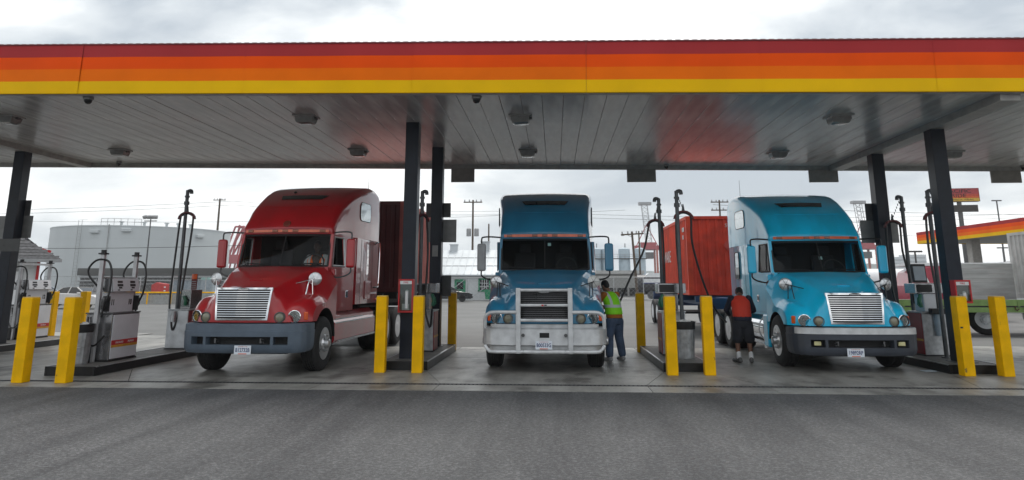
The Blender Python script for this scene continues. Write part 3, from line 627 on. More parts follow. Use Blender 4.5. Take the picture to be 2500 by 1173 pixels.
    for s in (-1, 1):
        b = MB(); b.grid(lambda u, v: tuple(wsf(s * (.012 + .93 * u), .02 + .96 * v)), 8, 2); B(b, 'windshield', M_glass, smooth=60)
        b = MB(); b.tube([wsf(s * .95, v / 6) for v in range(7)], .022, n=6); B(b, 'windshield_gasket', M_black, smooth=50)
        # A pillar
        b = MB(); b.loft([[(s * x, y, z) for x, y in ((xi - .03, yy - .01), (xi + .03, yy + .0), (xi + .035, yy + .06), (xi - .03, yy + .06))] for xi, yy, z in ((.985, 1.87, 1.92), (.975, 1.96, 2.28), (.965, 2.04, 2.63))]); B(b, 'pillar', paint, smooth=40)
        b = MB(); b.tube([wsf(s * .10, .03) - Vector((0, .03, .03)), wsf(s * .3, .06) - Vector((0, .02, 0)), wsf(s * .78, .09) - Vector((0, .02, 0))], .009, n=5); B(b, 'wiper', M_black)
        # side of cab above window line
        sd = lambda y, z, e=0: (s * (side_x(y, z) + e), y, z)
        b = MB(); b.slab([sd(2.66, 1.93), sd(3.15, 1.93), sd(3.15, 2.64), sd(2.62, 2.64)], (-s, 0, 0), .04); B(b, 'rear_pillar', paint)
        b = MB(); b.slab([sd(2.06, 2.58), sd(2.64, 2.58), sd(2.64, 2.65), sd(2.05, 2.65)], (-s, 0, 0), .04); B(b, 'window_header', paint)
        # door skin
        pts = [(1.93, 1.08), (3.02, 1.08), (3.02, 1.94), (1.93, 1.94)]
        b = MB(); b.slab([sd(y, z, .002) for y, z in pts], (s, 0, 0), .014); dr_ = B(b, 'door', paint, bevel=.006)
        b = MB(); b.slab([sd(y, z, .016) for y, z in ((2.68, 1.30), (2.80, 1.30), (2.80, 1.45), (2.68, 1.45))], (s, 0, 0), .012); o = B(b, 'door_handle', M_chrome, bevel=.004); o.parent = dr_
        b = MB(); b.slab([sd(y, z, .016) for y, z in ((2.70, 1.33), (2.78, 1.33), (2.78, 1.42), (2.70, 1.42))], (s, 0, 0), .014); o = B(b, 'handle_recess', M_black); o.parent = dr_
        if kind == 'turquoise':
            b = MB(); b.slab([sd(y, z, .016) for y, z in ((2.02, 1.35), (2.2, 1.35), (2.22, 1.72), (2.16, 1.76), (2.02, 1.76))], (s, 0, 0), .008); o = B(b, 'lower_door_window', M_dglass); o.parent = dr_
        wq = [(2.0, 1.97), (2.63, 1.97), (2.62, 2.57), (2.14, 2.57)]
        b = MB(); b.tube([sd(y, z, .004) for y, z in wq] + [sd(*wq[0], .004)], .02, n=6); o = B(b, 'window_frame', M_black if kind != 'red' else M_alu); o.parent = dr_
        b = MB(); b.tube([sd(2.2, 1.97, .004), sd(2.24, 2.57, .004)], .014, n=6); o = B(b, 'window_divider', M_black); o.parent = dr_
        yw = 2.22 if (opts.get('open_window') and s == 1) else 2.63
        b = MB(); b.slab([sd(2.0, 1.97), sd(yw, 1.97), sd(min(yw, 2.62), 2.57), sd(2.14, 2.57)], (-s, 0, 0), .005); o = B(b, 'door_window', M_clear if opts.get('open_window') else M_glass); o.parent = dr_
        # inner door lining, seat
        b = MB(); b.box(s * .48, 2.72, 1.62, .52, .5, .14); b.box(s * .48, 2.98, 1.98, .50, .14, .74, rx=-.12); b.box(s * .48, 2.93, 2.45, .28, .09, .22); B(b, 'seat', mat('seat_fabric', (.03, .03, .033), .9), bevel=.04)
    b = MB(); b.box(0, 1.98, 1.86, 1.86, .50, .14); b.box(-.25, 2.2, 1.72, .9, .2, .3); B(b, 'dashboard', mat('dash_grey', (.03, .03, .03), .7), bevel=.03)
    b = MB(); b.tube([(x, 1.665 - .0, 1.95) if False else tuple(wsf(x, 0)) for x in [-.95 + 1.9 * k / 16 for k in range(17)]], .024, n=6); B(b, 'windshield_gasket', M_black, smooth=50)
    b = MB(); b.tube([tuple(wsf(x, 1)) for x in [-.95 + 1.9 * k / 16 for k in range(17)]], .024, n=6); B(b, 'windshield_gasket', M_black, smooth=50)
    b = MB(); b.tube([tuple(wsf(0, v / 4)) for v in range(5)], .012, n=6); B(b, 'windshield_divider', M_black)
    b = MB(); sw = [(.48 + .23 * cos(2 * pi * k / 20), 2.32 + .09 * sin(2 * pi * k / 20), 2.02 + .2 * sin(2 * pi * k / 20)) for k in range(21)]
    b.tube(sw, .016, n=6); b.tube([(.28, 2.32, 2.02), (.68, 2.32, 2.02)], .014, n=6); b.tube([(.48, 2.32, 2.02), (.48, 2.12, 1.9)], .025, n=6); B(b, 'steering_wheel', M_black, smooth=50)
    if opts.get('papers'):
        for x, y, wx, wy, a, m in ((.02, 1.98, .3, .16, .1, mat('paper', (.55, .62, .62), .6)), (.36, 1.98, .16, .16, -.2, mat('paper', (.5, .5, .5))), (.66, 1.99, .22, .12, .05, mat('green_folder', (.25, .45, .2), .5))):
            b = MB(); b.box(x, y, 1.945, wx, wy, .012, rz=a, rx=.25); B(b, 'dash_papers', m)
    if opts.get('sticker'):
        x, v = opts['sticker']; p = wsf(x, v); b = MB(); b.box(p.x, p.y + .012, p.z, .07, .004, .07, rx=-.4); B(b, 'windshield_sticker', mat('sticker', (.35, .55, .55), .5))
    # roof fairing
    b = MB(); rings = []
    for y, ztop, w_ in ROOF:
        zb = 2.625; r_ = min(.17, (ztop - zb) * .45); pr = []
        half = [(w_, zb), (w_, zb + (ztop - r_ - zb) * .5)] + [(w_ - r_ + r_ * cos(t * pi / 12), ztop - r_ + r_ * sin(t * pi / 12)) for t in range(7)] + [((w_ - r_) * k, ztop + .025 * (1 - k * k)) for k in (.75, .5, .25)]
        pts = [(x, z) for x, z in half] + [(0, ztop + .025)] + [(-x, z) for x, z in reversed(half)] + [(-w_ * .5, zb), (w_ * .5, zb)]
        rings.append([(x, y + roof_bow(x, y), z) for x, z in pts])
    b.loft(rings); rf = B(b, 'roof_fairing', paint, smooth=38)
    b = MB(); b.loft([[(x, 1.885 + roof_bow(x, 1.9) + yo, 2.66 + zo) for yo, zo in ((-.012, 0), (-.012, .055), (.02, .055), (.02, 0))] for x in [-.90 + 1.8 * k / 24 for k in range(25)]]); st = B(b, 'marker_strip', mat('marker_salmon', (.85, .22, .13), .4) if kind != 'turquoise' else mat('marker_orange', (.75, .12, .03), .35)); st.parent = rf
    for xm in (-.78, -.22, 0, .22, .78):
        b = MB(); b.box(xm, 1.868 + roof_bow(xm, 1.9), 2.688, .12, .02, .05, rz=.26 * xm); o = B(b, 'marker_lamp', mat('marker_amber', (.28, .06, .008), .25, coat=1), bevel=.006); o.parent = rf
    # skylight
    def roof_pt(x, y, e): return Vector((x, y + roof_bow(x, y), lerp(ROOF, y)[0] + .025 * (1 - (x / .85) ** 2) + e))
    b = MB()
    outl = [(-.53, 2.93), (.53, 2.93), (.56, 2.90), (.50, 2.70), (.44, 2.67), (-.44, 2.67), (-.50, 2.70), (-.56, 2.90)]
    top = []
    b.grid(lambda u, v: tuple(roof_pt((-1 + 2 * u) * (.46 + .09 * v), 2.68 + .26 * v, .012)), 12, 4); b.grid(lambda u, v: tuple(roof_pt((-1 + 2 * u) * (.46 + .09 * v), 2.68 + .26 * v, -.01)), 12, 4); o = B(b, 'skylight', M_dglass, smooth=50); o.parent = rf
    b = MB(); b.tube([roof_pt(x, 2.60 + .06 * (x / .75) ** 2 - .27, .0) for x in [-.72 + 1.44 * k / 12 for k in range(13)]], .010, n=5); o = B(b, 'roof_crease', paint); o.parent = rf
    # sleeper
    b = MB(); rings = []
    for z in (1.14, 1.9, 2.62):
        rings.append([(x, y, z) for x, y in ((-1.155, 3.24), (-1.12, 3.18), (1.12, 3.18), (1.155, 3.24), (1.155, 5.06), (1.12, 5.13), (-1.12, 5.13), (-1.155, 5.06))])
    b.loft(rings); sl = B(b, 'sleeper', paint, smooth=30)
    for s in (-1, 1):
        wx = lambda y: lerp(ROOF, y)[1]
        def rr(y0, y1, z0, z1, c=.07): return [(cy + c * cos(a), cz + c * sin(a)) for cy, cz, a0 in ((y1 - c, z0 + c, -90), (y1 - c, z1 - c, 0), (y0 + c, z1 - c, 90), (y0 + c, z0 + c, 180)) for a in [R(a0 + 30 * k) for k in range(4)]]
        up = rr(3.5, 4.22, 3.04, 3.47, .1)
        b = MB(); b.slab([(s * (wx(y) + .002), y, z) for y, z in up], (s, 0, 0), .010); o = B(b, 'bunk_window', M_bunk if kind != 'blue' else M_dglass); o.parent = sl
        b = MB(); b.tube([(s * (wx(y) + .006), y, z) for y, z in up + up[:1]], .010, n=6); o = B(b, 'window_gasket', M_dgrey); o.parent = sl
        if kind == 'turquoise':
            lw = rr(4.1, 4.5, 1.82, 2.47, .06)
            b = MB(); b.slab([(s * 1.157, y, z) for y, z in lw], (s, 0, 0), .006); o = B(b, 'sleeper_window', M_bunk); o.parent = sl
            b = MB(); b.tube([(s * 1.16, y, z) for y, z in lw + lw[:1]], .014, n=6); o = B(b, 'window_gasket', M_black); o.parent = sl
            b = MB(); b.slab([(s * 1.165, y, z) for y, z in ((4.12, 1.83), (4.48, 1.83), (4.48, 2.1), (4.12, 2.1))], (s, 0, 0), .004); o = B(b, 'window_vent', M_dglass); o.parent = sl
        else:
            b = MB(); b.slab([(s * 1.156, y, z) for y, z in rr(3.95, 4.42, 1.24, 1.66, .04)], (s, 0, 0), .012); o = B(b, 'locker_door', paint, bevel=.005); o.parent = sl
            b = MB(); b.tube([(s * 1.155, 4.62, 1.5), (s * 1.22, 4.68, 1.52), (s * 1.24, 4.84, 1.6), (s * 1.24, 4.88, 2.48), (s * 1.22, 4.76, 2.6), (s * 1.155, 4.70, 2.55)], .018, n=6, sub=4); o = B(b, 'grab_handle', M_chrome, smooth=50); o.parent = sl
        for ys in (3.58, 4.55):
            b = MB(); b.bx(s * 1.156, s * 1.158, ys, ys + .008, 1.16, 2.6); o = B(b, 'panel_seam', M_dark); o.parent = sl
        b = MB(); b.box(s * 1.165, 4.95, 1.22, .03, .09, .05); o = B(b, 'side_marker', M_orange, bevel=.01); o.parent = sl
        # door mirrors
        mx_ = 1.40; b = MB(); b.box(s * mx_, 2.0, 2.22, .19, .13, .60); mi = B(b, 'mirror', paint if not (kind == 'blue' and s < 0) else mat('grey_mirror', (.33, .34, .35), .4), bevel=.045, seg=3)
        b = MB(); b.box(s * mx_, 2.068, 2.22, .15, .006, .5); o = B(b, 'mirror_face', M_mirror); o.parent = mi
        b = MB(); b.tube([(s * .97, 2.12, 2.66), (s * 1.2, 2.03, 2.67), (s * 1.36, 2.0, 2.66), (s * mx_, 2.0, 2.62), (s * mx_, 2.0, 2.5)], .017, n=6, sub=4); o = B(b, 'mirror_arm', M_black if kind != 'red' else M_dgrey, smooth=50); o.parent = mi
        b = MB(); b.tube([(s * 1.04, 2.02, 1.74), (s * 1.12, 2.02, 1.72), (s * 1.3, 2.0, 1.76), (s * mx_, 2.0, 1.83), (s * mx_, 2.0, 1.95)], .017, n=6, sub=4); o = B(b, 'mirror_arm', M_black if kind != 'red' else M_dgrey, smooth=50); o.parent = mi
        b = MB(); b.box(s * 1.045, 1.99, 1.83, .09, .12, .13); o = B(b, 'mirror_bracket', paint, bevel=.02); o.parent = mi
        # hood mirror
        c = Vector((s * 1.0, 1.05, 1.69)); b = MB(); b.lathe([(.001, .035), (.06, .03), (.10, .018), (.128, 0), (.128, -.012), (.10, -.012), (.001, -.012)][::-1] if False else [(.001, .03), (.07, .024), (.115, .010), (.128, -.004), (.12, -.016), (.06, -.024), (.001, -.026)], (0, 0, 0), 'y', 24)
        b.v = [tuple(c + Matrix.Rotation(s * .25, 3, 'Z') @ Vector((x, y, z))) for x, y, z in b.v]; hm = B(b, 'hood_mirror', M_alu if not (kind == 'blue' and s > 0) else mat('white_reflector', (.6, .6, .58), .3, .2), smooth=50)
        b = MB(); b.tube([c + Vector((0, -.03, 0)), c + Vector((-s * .08, -.12, -.03)), (s * .90, .85, hood_z(.90, .85) - .01)], .010, n=6)
        b.tube([c + Vector((-s * .03, -.05, -.01)), (s * .72, .78, hood_z(.72, .78) - .01)], .009, n=6)
        b.tube([c + Vector((-s * .04, -.05, -.01)), (s * .98, 1.0, hood_z(.98, 1.0) - .01)], .009, n=6)
        for k in range(3): a = k * pi / 3; b.tube([c + Vector((.12 * cos(a), -.03, .12 * sin(a))), c + Vector((-.12 * cos(a), -.03, -.12 * sin(a)))], .0035, n=4)
        o = B(b, 'hood_mirror_arm', M_black if kind != 'red' else M_chrome, smooth=50); o.parent = hm
    # side skirts / tanks
    for s in (-1, 1):
        if kind != 'turquoise':
            b = MB(); b.loft([[(s * x, y, z) for x, z in ((.75, .42), (1.10, .40), (1.145, .46), (1.145, .80), (1.10, .86), (1.10, .93), (.98, 1.02), (.75, 1.02))] for y in (1.93, 3.3, 5.0)]); sk = B(b, 'side_skirt', paint, smooth=25)
            b = MB(); b.bx(s * 1.10, s * 1.165, 2.2, 4.98, .405, .44); o = B(b, 'skirt_step', M_alup); o.parent = sk
            b = MB(); b.bx(s * 1.12, s * 1.15, 1.98, 4.98, .79, .81); o = B(b, 'skirt_trim', M_alup); o.parent = sk
            b = MB(); b.bx(s * .9, s * 1.108, 2.1, 4.1, .862, .88); o = B(b, 'step_plate', M_alup); o.parent = sk
        else:
            b = MB(); b.cyl((s * .80, 2.55, .70), (s * .80, 4.55, .70), .31, n=28); tk = B(b, 'fuel_tank', M_chrome, smooth=40)
            for yy in (2.85, 4.2): b = MB(); b.lathe([(.313, yy - .03), (.318, yy - .03), (.318, yy + .03), (.313, yy + .03)], (s * .80, 0, .70), 'y', 28); o = B(b, 'tank_strap', M_alup); o.parent = tk
            b = MB(); b.bx(s * .8, s * 1.16, 1.96, 2.30, .36, 1.04); B(b, 'quarter_fender', paint, bevel=.03)
            for zz in (.42, .80): b = MB(); b.bx(s * 1.02, s * 1.17, 2.32, 4.5, zz - .025, zz + .02); B(b, 'step', M_alup, bevel=.008)
            b = MB(); b.bx(s * .9, s * 1.1, 2.34, 2.52, .3, .98); B(b, 'battery_box', M_alu, bevel=.01)
    # frame, axles, wheels
    ya, yb = opts['drive']
    for s in (-1, 1):
        b = MB(); b.bx(s * .36, s * .44, .4, yb + .7, .72, 1.0); b.build('frame_rail', M_dark, root)
        wheel(root, s * 1.02, 1.27, s)
        for yy in (ya, yb): wheel(root, s * .90, yy, s, True)
        b = MB(); b.bx(s * .55, s * 1.2, yb + .62, yb + .63, .25, 1.0); b.build('mud_flap', M_rubber, root)
        b = MB(); b.grid(lambda u, v, s=s: (s * (.6 + .6 * v), ya - .05 + .62 * cos(pi * (.35 + .5 * u)), .51 + .62 * sin(pi * (.35 + .5 * u))), 8, 1); b.build('quarter_fender', M_black, root)
    for yy in (1.27, ya, yb): b = MB(); b.cyl((-.9, yy, .51), (.9, yy, .51), .07); b.build('axle', M_dark, root)
    b = MB(); b.bx(-.5, .5, ya, yb, 1.02, 1.12); b.build('fifth_wheel', M_dark, root)
    b = MB(); b.bx(-1.05, 1.05, 5.2, ya - .45, .8, .98); b.build('rear_deck', M_dark, root)
    for x, y, z0 in opts.get('antenna', []): b = MB(); b.cyl((x, y, z0), (x, y, z0 + opts.get('ah', .6)), .007, .004, n=5); B(b, 'antenna', M_dgrey)
    return root
def paint(name, col, metal=0, rough=.32): return mat(name, col, rough, metal, var=.11, scale=1.6, coat=1, rvar=.08, detail=9, stretch=(1.6, 1, .6))
M_red = paint('truck_red_paint', (.40, .004, .009), .0); M_blue = paint('truck_blue_paint', (.016, .185, .33), .0); M_turq = paint('truck_turquoise_paint', (.0, .53, .84), .0)
M_bump1 = mat('bumper_slate_plastic', (.095, .126, .165), .42, var=.12, scale=3); M_bump2 = mat('bumper_charcoal_plastic', (.05, .058, .075), .42, var=.15, scale=3)
T_red = make_truck('red', 'glossy red semi truck with slate bumper and chrome slatted grille', (-5.70, 12.77, -.0173), .055, M_red, M_bump1, dict(plate='B12732B', plate_at=(.12, .435, .31, .155, -.005), drive=(5.9, 7.2), open_window=1, papers=1, antenna=[(1.0, 4.5, 3.85)], ah=.35))
T_blue = make_truck('blue', 'dark blue semi truck with aluminium bull bar', (-.21, 13.72, .0012), 0, M_blue, M_alup, dict(plate='B00533G', plate_at=(-.01, .53, .31, .155, -.115), drive=(5.9, 7.2), sticker=(.1, .83)))
T_tur = make_truck('turquoise', 'turquoise semi truck with charcoal bumper and silver trim band', (5.72, 14.05, -.0076), -.05, M_turq, M_bump2, dict(plate='19892RP', plate_at=(-.13, .435, .31, .155, -.008), drive=(5.45, 6.75), fog=1, band=1, sticker=(.02, .45), antenna=[(-1.0, 4.2, 2.7)], ah=1.6))
# red truck extras: fleet number, roof emblem, whip on roof
o = text('fleet_number', '411', .13, M_white, T_red, (1.168, 1.15, 1.24), (R(90), 0, R(90)), .002)
b = MB(); b.lathe([(.001, -.02), (.07, -.018), (.085, 0), (.07, .012)], axis='y', n=20); o = b.build('roof_emblem', mat('emblem_bronze', (.25, .06, .04), .35, .5), T_red, smooth=40); o.location = (.0, 2.02 - .07, 2.90); o.rotation_euler = (R(-35), 0, 0)
b = MB(); b.ell((-.35, 3.2, 3.72), (.04, .04, .035)); b.build('roof_beacon', M_black, T_red, smooth=50)
# ================================================================== CONTAINERS / TRAILERS
def container(name, label, x0, x1, y0, y1, z0, z1, m, mdark, rz=0, piv=None):
    t = thing(name, label, 'container', ((x0 + x1) / 2, y0, z0), rz); hx = (x1 - x0) / 2; Ld = y1 - y0; h = z1 - z0
    for s in (-1, 1):
        for yy in (.08, Ld - .08): b = MB(); b.bx(s * (hx - .16), s * hx, yy - .08, yy + .08, 0, h); b.build('corner_post', m, t, bevel=.006)
    for s in (-1, 1):
        b = MB(); b.bx(s * (hx - .1), s * hx, .16, Ld - .16, 0, .15); b.build('side_rail', m, t); b = MB(); b.bx(s * (hx - .06), s * hx, .16, Ld - .16, h - .1, h); b.build('side_rail', m, t)
        pts = []; y = .16; k = 0; st = .14
        prof = []
        while y < Ld - .16: prof += [(y, 0), (y + .06, 0), (y + .09, .036), (y + .19, .036)]; y += .22
        b = MB(); b.loft([[(s * (hx - .05 + (.036 - d) - .0), yy, .15) for yy, d in prof], [(s * (hx - .05 + (.036 - d)), yy, h - .1) for yy, d in prof]], cap=False, closed=False); b.build('corrugated_side', m, t)
    prof = []; x = -hx + .16
    while x < hx - .2: prof += [(x, 0), (x + .08, 0), (x + .11, .03), (x + .24, .03)]; x += .27
    for yy, sg in ((.03, 1), (Ld - .03, -1)):
        b = MB(); b.loft([[(xx, yy + sg * d, .12) for xx, d in prof], [(xx, yy + sg * d, h - .1) for xx, d in prof]], cap=False, closed=False); b.build('end_wall', mdark, t)
        b = MB(); b.bx(-hx + .16, hx - .16, yy - .03, yy + .06, 0, .12); b.build('end_rail', mdark, t); b = MB(); b.bx(-hx + .16, hx - .16, yy - .03, yy + .06, h - .1, h); b.build('end_rail', mdark, t)
    b = MB(); b.bx(-hx + .02, hx - .02, .06, Ld - .06, h - .03, h - .01); b.build('roof_sheet', m, t)
    b = MB(); b.bx(-hx + .06, hx - .06, .1, Ld - .1, .02, .1); b.build('floor', M_dark, t)
    return t
M_cred = mat('container_red', (.66, .06, .02), .6, var=.18, scale=2, detail=7); M_cmar = mat('container_maroon', (.085, .018, .02), .5, var=.2, scale=2)
M_cmar2 = mat('container_lit_red', (.36, .10, .08), .55, var=.2, scale=2)  # paler red for the maroon container's sides, light painted into the colour
M_wlet = mat('white_lettering', (.6, .58, .56), .6)
cR = container('shipping_container', 'bright red corrugated shipping container behind the turquoise truck', 4.40, 6.84, 24.0, 30.1, 1.28, 3.87, M_cred, mat('container_end_red', (.60, .045, .018), .6, var=.2, scale=2, detail=7))
text('container_number', 'SUDU', .17, M_wlet, cR, (.28, -.012, 2.27), (R(90), 0, 0), .004)
b = MB(); b.slab([(.02, .0, 1.6), (.22, .0, 1.83), (.02, .0, 2.06), (-.18, .0, 1.83)], (0, -1, 0), .012); o = b.build('hazard_diamond', mat('diamond_red', (.55, .07, .05), .5), cR); o.location = (.15, -.004, -.2)
text('side_lettering', 'TWARE', .62, M_wlet, cR, (-1.227, 4.3, 1.35), (R(90), 0, R(-90)), .003, sx=.9)
b = MB(); b.slab([(-1.226, .35, 2.1), (-1.226, .75, 2.1), (-1.226, .75, 2.25), (-1.226, .35, 2.25)], (-1, 0, 0), .004); b.slab([(-1.226, .5, 1.85), (-1.226, .7, 1.85), (-1.226, .7, 1.99), (-1.226, .5, 1.99)], (-1, 0, 0), .004); b.build('side_stencil', M_wlet, cR)
cL = container('shipping_container', 'dark maroon shipping container behind the red truck', -6.78, -4.33, 20.35, 26.4, 1.42, 4.02, M_cmar2, M_cmar)
text('container_lettering', 'GENUINE', .30, mat('dim_lettering', (.16, .10, .10), .6), cL, (.15, -.012, 1.55), (R(90), R(90), 0), .004)
M_chb = mat('chassis_blue', (.02, .06, .14), .5, var=.2)
def chassis(name, label, xc, y0, y1, z, m, axles, xw=.92, group=None):
    t = thing(name, label, 'trailer', (xc, y0, 0)); Ld = y1 - y0
    for s in (-1, 1): b = MB(); b.bx(s * .38, s * .52, 0, Ld, z - .32, z - .02); b.build('frame_rail', m, t)
    y = .1; 
    while y < Ld: b = MB(); b.bx(-1.15, 1.15, y, y + .1, z - .16, z - .004); b.build('cross_member', m, t); y += (Ld - .3) / 5
    b = MB(); b.bx(-1.15, 1.15, Ld - .08, Ld + .08, z - .55, z + .05); b.build('rear_bolster', m, t)
    b = MB(); b.bx(-1.15, 1.15, 0, .18, z - .3, z - .004); b.build('front_bolster', m, t)
    for a in axles:
        for s in (-1, 1): wheel(t, s * xw, a - y0, s, True, False, .5)
        b = MB(); b.cyl((-.9, a - y0, .5), (.9, a - y0, .5), .06); b.build('axle', M_dark, t)
    for s in (-1, 1): b = MB(); b.bx(s * .62, s * .74, 1.9, 2.05, .12, z - .2); b.bx(s * .58, s * .78, 1.82, 2.13, .1, .14); b.build('landing_leg', M_dgrey, t)
    return t
chassis('trailer_chassis', 'blue container chassis under the bright red container', 5.5, 20.3, 32.3, 1.26, M_chb, (30.2, 31.5), 1.0)
chassis('trailer_chassis', 'dark container chassis under the maroon container', -5.56, 18.2, 26.6, 1.40, M_dark, (24.0, 25.3))
# flatbed with grey planked side and green frame (right)
t = thing('flatbed_trailer', 'green framed trailer with grey planked side wall', 'trailer', (12.55, 24.2, 0))
M_green = mat('trailer_green', (.18, .29, .08), .5, var=.2, scale=3)
b = MB(); b.bx(-2.3, 10, 0, .12, .95, 1.14); b.build('side_beam', M_green, t)
b = MB(); b.bx(-2.3, 10, .02, .1, .74, .90); b.build('lower_beam', M_green, t)
b = MB(); b.bx(-2.3, 10, .12, 2.4, .9, 1.1); b.build('deck', M_dgrey, t)
M_plank = mat('grey_plank', (.50, .50, .49), .55, .2, var=.15, scale=3, stretch=(.4, 1, 3))
for i in range(7): b = MB(); b.bx(1.6, 3.65, 2.2, 2.25, 1.11 + i * .178, 1.11 + i * .178 + .1755); b.build('plank', M_plank, t, bevel=.006)
for i in range(9): b = MB(); b.bx(-2.2 + i * .9, -2.13 + i * .9, -.012, -.002, .92, 1.14); b.build('stake_pocket', M_green, t)
for xx in (1.55, -1.2, 5.8): wheel(t, xx, .5, -1, False, False).rotation_euler = (0, 0, R(55))
for xx in (2.2, 2.5): b = MB(); b.tube([(xx, -.02, .95), (xx, -.02, .85), (xx + .05, -.02, .80), (xx + .12, -.02, .86)], .018, n=6); b.build('tie_hook', mat('rust', (.10, .05, .03), .8), t)
b = MB(); b.cyl((2.75, .3, .62), (5.0, .3, .62), .27, n=20); b.build('fuel_tank', M_white, t, smooth=40)
container('box_container', 'rusty edged white shipping container on the green trailer', 16.24, 22.3, 24.25, 26.55, 1.15, 3.42, mat('container_white', (.55, .55, .53), .55, var=.15, scale=2, detail=8), mat('container_white', (.55, .55, .53)))
# ================================================================== DISPENSERS
M_pwhite = mat('pump_white', (.66, .67, .70), .4, var=.05, scale=3); M_pside = mat('pump_stainless', (.30, .30, .31), .25, .8, var=.25, scale=3)
M_pstripe = M_redp; M_num = mat('black_numerals', (.012, .012, .012), .5)
M_post = mat('pump_post_alu', (.45, .45, .46), .4, .5, var=.1)
M_nozg = mat('nozzle_green', (.01, .12, .06), .35)
def gas_pump(x, y, label, nums):
    t = thing('fuel_dispenser', label, 'fuel pump', (x, y, .159), 0, 'white fuel dispensers with twin hose posts')
    b = MB(); b.bx(-.27, .27, -.46, .46, .03, .90); b.build('cabinet', M_pside, t, bevel=.012)
    b = MB(); b.bx(-.28, .28, -.47, .47, 0, .029); b.build('plinth', M_black, t)
    b = MB(); b.bx(-.285, .285, -.475, .475, .902, .93); b.build('tray', M_dgrey, t, bevel=.008)
    for s in (-1, 1):
        b = MB(); b.bx(s * .272, s * .284, -.44, .44, .05, .885); d = b.build('door_panel', M_pwhite, t, bevel=.005)
        b = MB(); b.bx(s * .285, s * .288, -.44, .44, .31, .40); b.build('red_stripe', M_redp, d)
        b = MB(); b.bx(s * .285, s * .288, -.44, .44, .262, .309); b.build('amber_stripe', mat('amber_band', (.62, .30, .02), .4), d)
        for yy, tx in ((-.18, 'UNLEADED'), (.20, 'PREMIUM')): text('grade_lettering', tx, .05, M_white, d, (s * .289, s * yy, .35), (R(90), 0, R(90 * s)), .001, shear=.2)
        b = MB(); b.bx(s * .10, s * .13, -.40, .40, .931, 1.32); p = b.build('number_panel', M_pwhite, t)
        for yy, tx in ((-.29, nums[0]), (.29, nums[1])): text('pump_number', tx, .15, M_num, p, (s * .132, s * yy, 1.12), (R(90), 0, R(90 * s)), .002, sx=.8, bold=.006)
        b = MB(); b.slab([(s * .215, -.44, 1.335), (s * .215, .44, 1.335), (s * .165, .44, 1.585), (s * .165, -.44, 1.585)], (s, 0, .2), .012); f = b.build('display_face', M_pwhite, t, bevel=.004)
        for yc in (-.21, .22):
            for dz, wv, hv in ((.19, .17, .045), (.125, .19, .05), (.075, .11, .035), (.03, .07, .025)):
                xx = .215 - .05 * dz / .25 + .010; b = MB(); b.box(s * xx, s * yc - (.06 if dz < .05 else 0), 1.335 + dz, .008, wv, hv, ry=-s * .197); b.build('readout', M_black, f)
    b = MB(); b.prism([(-.21, 1.325), (.21, 1.325), (.16, 1.60), (-.16, 1.60)], -.45, .45, 'xz'); b.build('head', M_pside, t, bevel=.01)
    b = MB(); b.bx(-.095, .095, -.38, .38, .931, 1.32); b.build('neck', M_pside, t)
    for s in (-1, 1):
        b = MB(); b.bx(-.03 + .0, .05, s * .53, s * .60, 0, 2.06); po = b.build('hose_post', M_post, t, bevel=.006)
        b = MB(); b.bx(-.06, .08, s * .50, s * .63, 2.061, 2.09); b.cyl((.01, s * .565, 2.09), (.01, s * .565, 2.15), .05, n=10); b.build('post_cap', M_black, po)
        b = MB(); b.bx(.05, .2, s * .475, s * .50, .95, 1.25); b.build('nozzle_boot', M_black, t, bevel=.01)
        b = MB(); b.tube([(.12, s * .56, 1.22), (.12, s * .60, 1.12), (.10, s * .57, 1.0)], .03, n=8); b.tube([(.12, s * .63, 1.2), (.12, s * .66, 1.08), (.12, s * .6, 1.02)], .012, n=6); b.build('nozzle', M_dgrey if s < 0 else M_nozg, t, smooth=50)
        b = MB(); b.tube([(.0, s * .5, 1.36), (-.22, s * .56, 1.62), (-.24, s * .60, 1.78), (-.12, s * .60, 1.93), (.03, s * .60, 1.96), (.17, s * .60, 1.90), (.24, s * .60, 1.68), (.22, s * .58, 1.3), (.13, s * .57, 1.05), (.10, s * .56, .85)], .02, n=7, sub=5); b.build('hose', M_hose, t, smooth=50)
        b = MB(); b.tube([(.2, s * .54, .5), (.1, s * .6, .35), (.0, s * .6, .32), (-.15, s * .55, .45), (-.2, s * .5, .85)], .018, n=6, sub=4); b.build('hose', M_hose, t, smooth=50)
    b = MB(); b.bx(-.2, .0, -.62, -.48, .0, .32); b.build('squeegee_bucket', M_black, t, bevel=.02)
    b = MB(); b.bx(-.02, .04, -.53, .53, 2.0 if label.find('gatehouse') > 0 else 1.602, 2.055 if label.find('gatehouse') > 0 else 1.62); b.build('top_rail', M_post, t)
    return t
gas_pump(-8.96, 14.24, 'white fuel dispenser numbered 11 and 10 with twin hose posts', ('11', '10'))
gas_pump(-14.72, 19.5, 'white fuel dispenser with joined hose posts before the gatehouse', ('13', '12'))
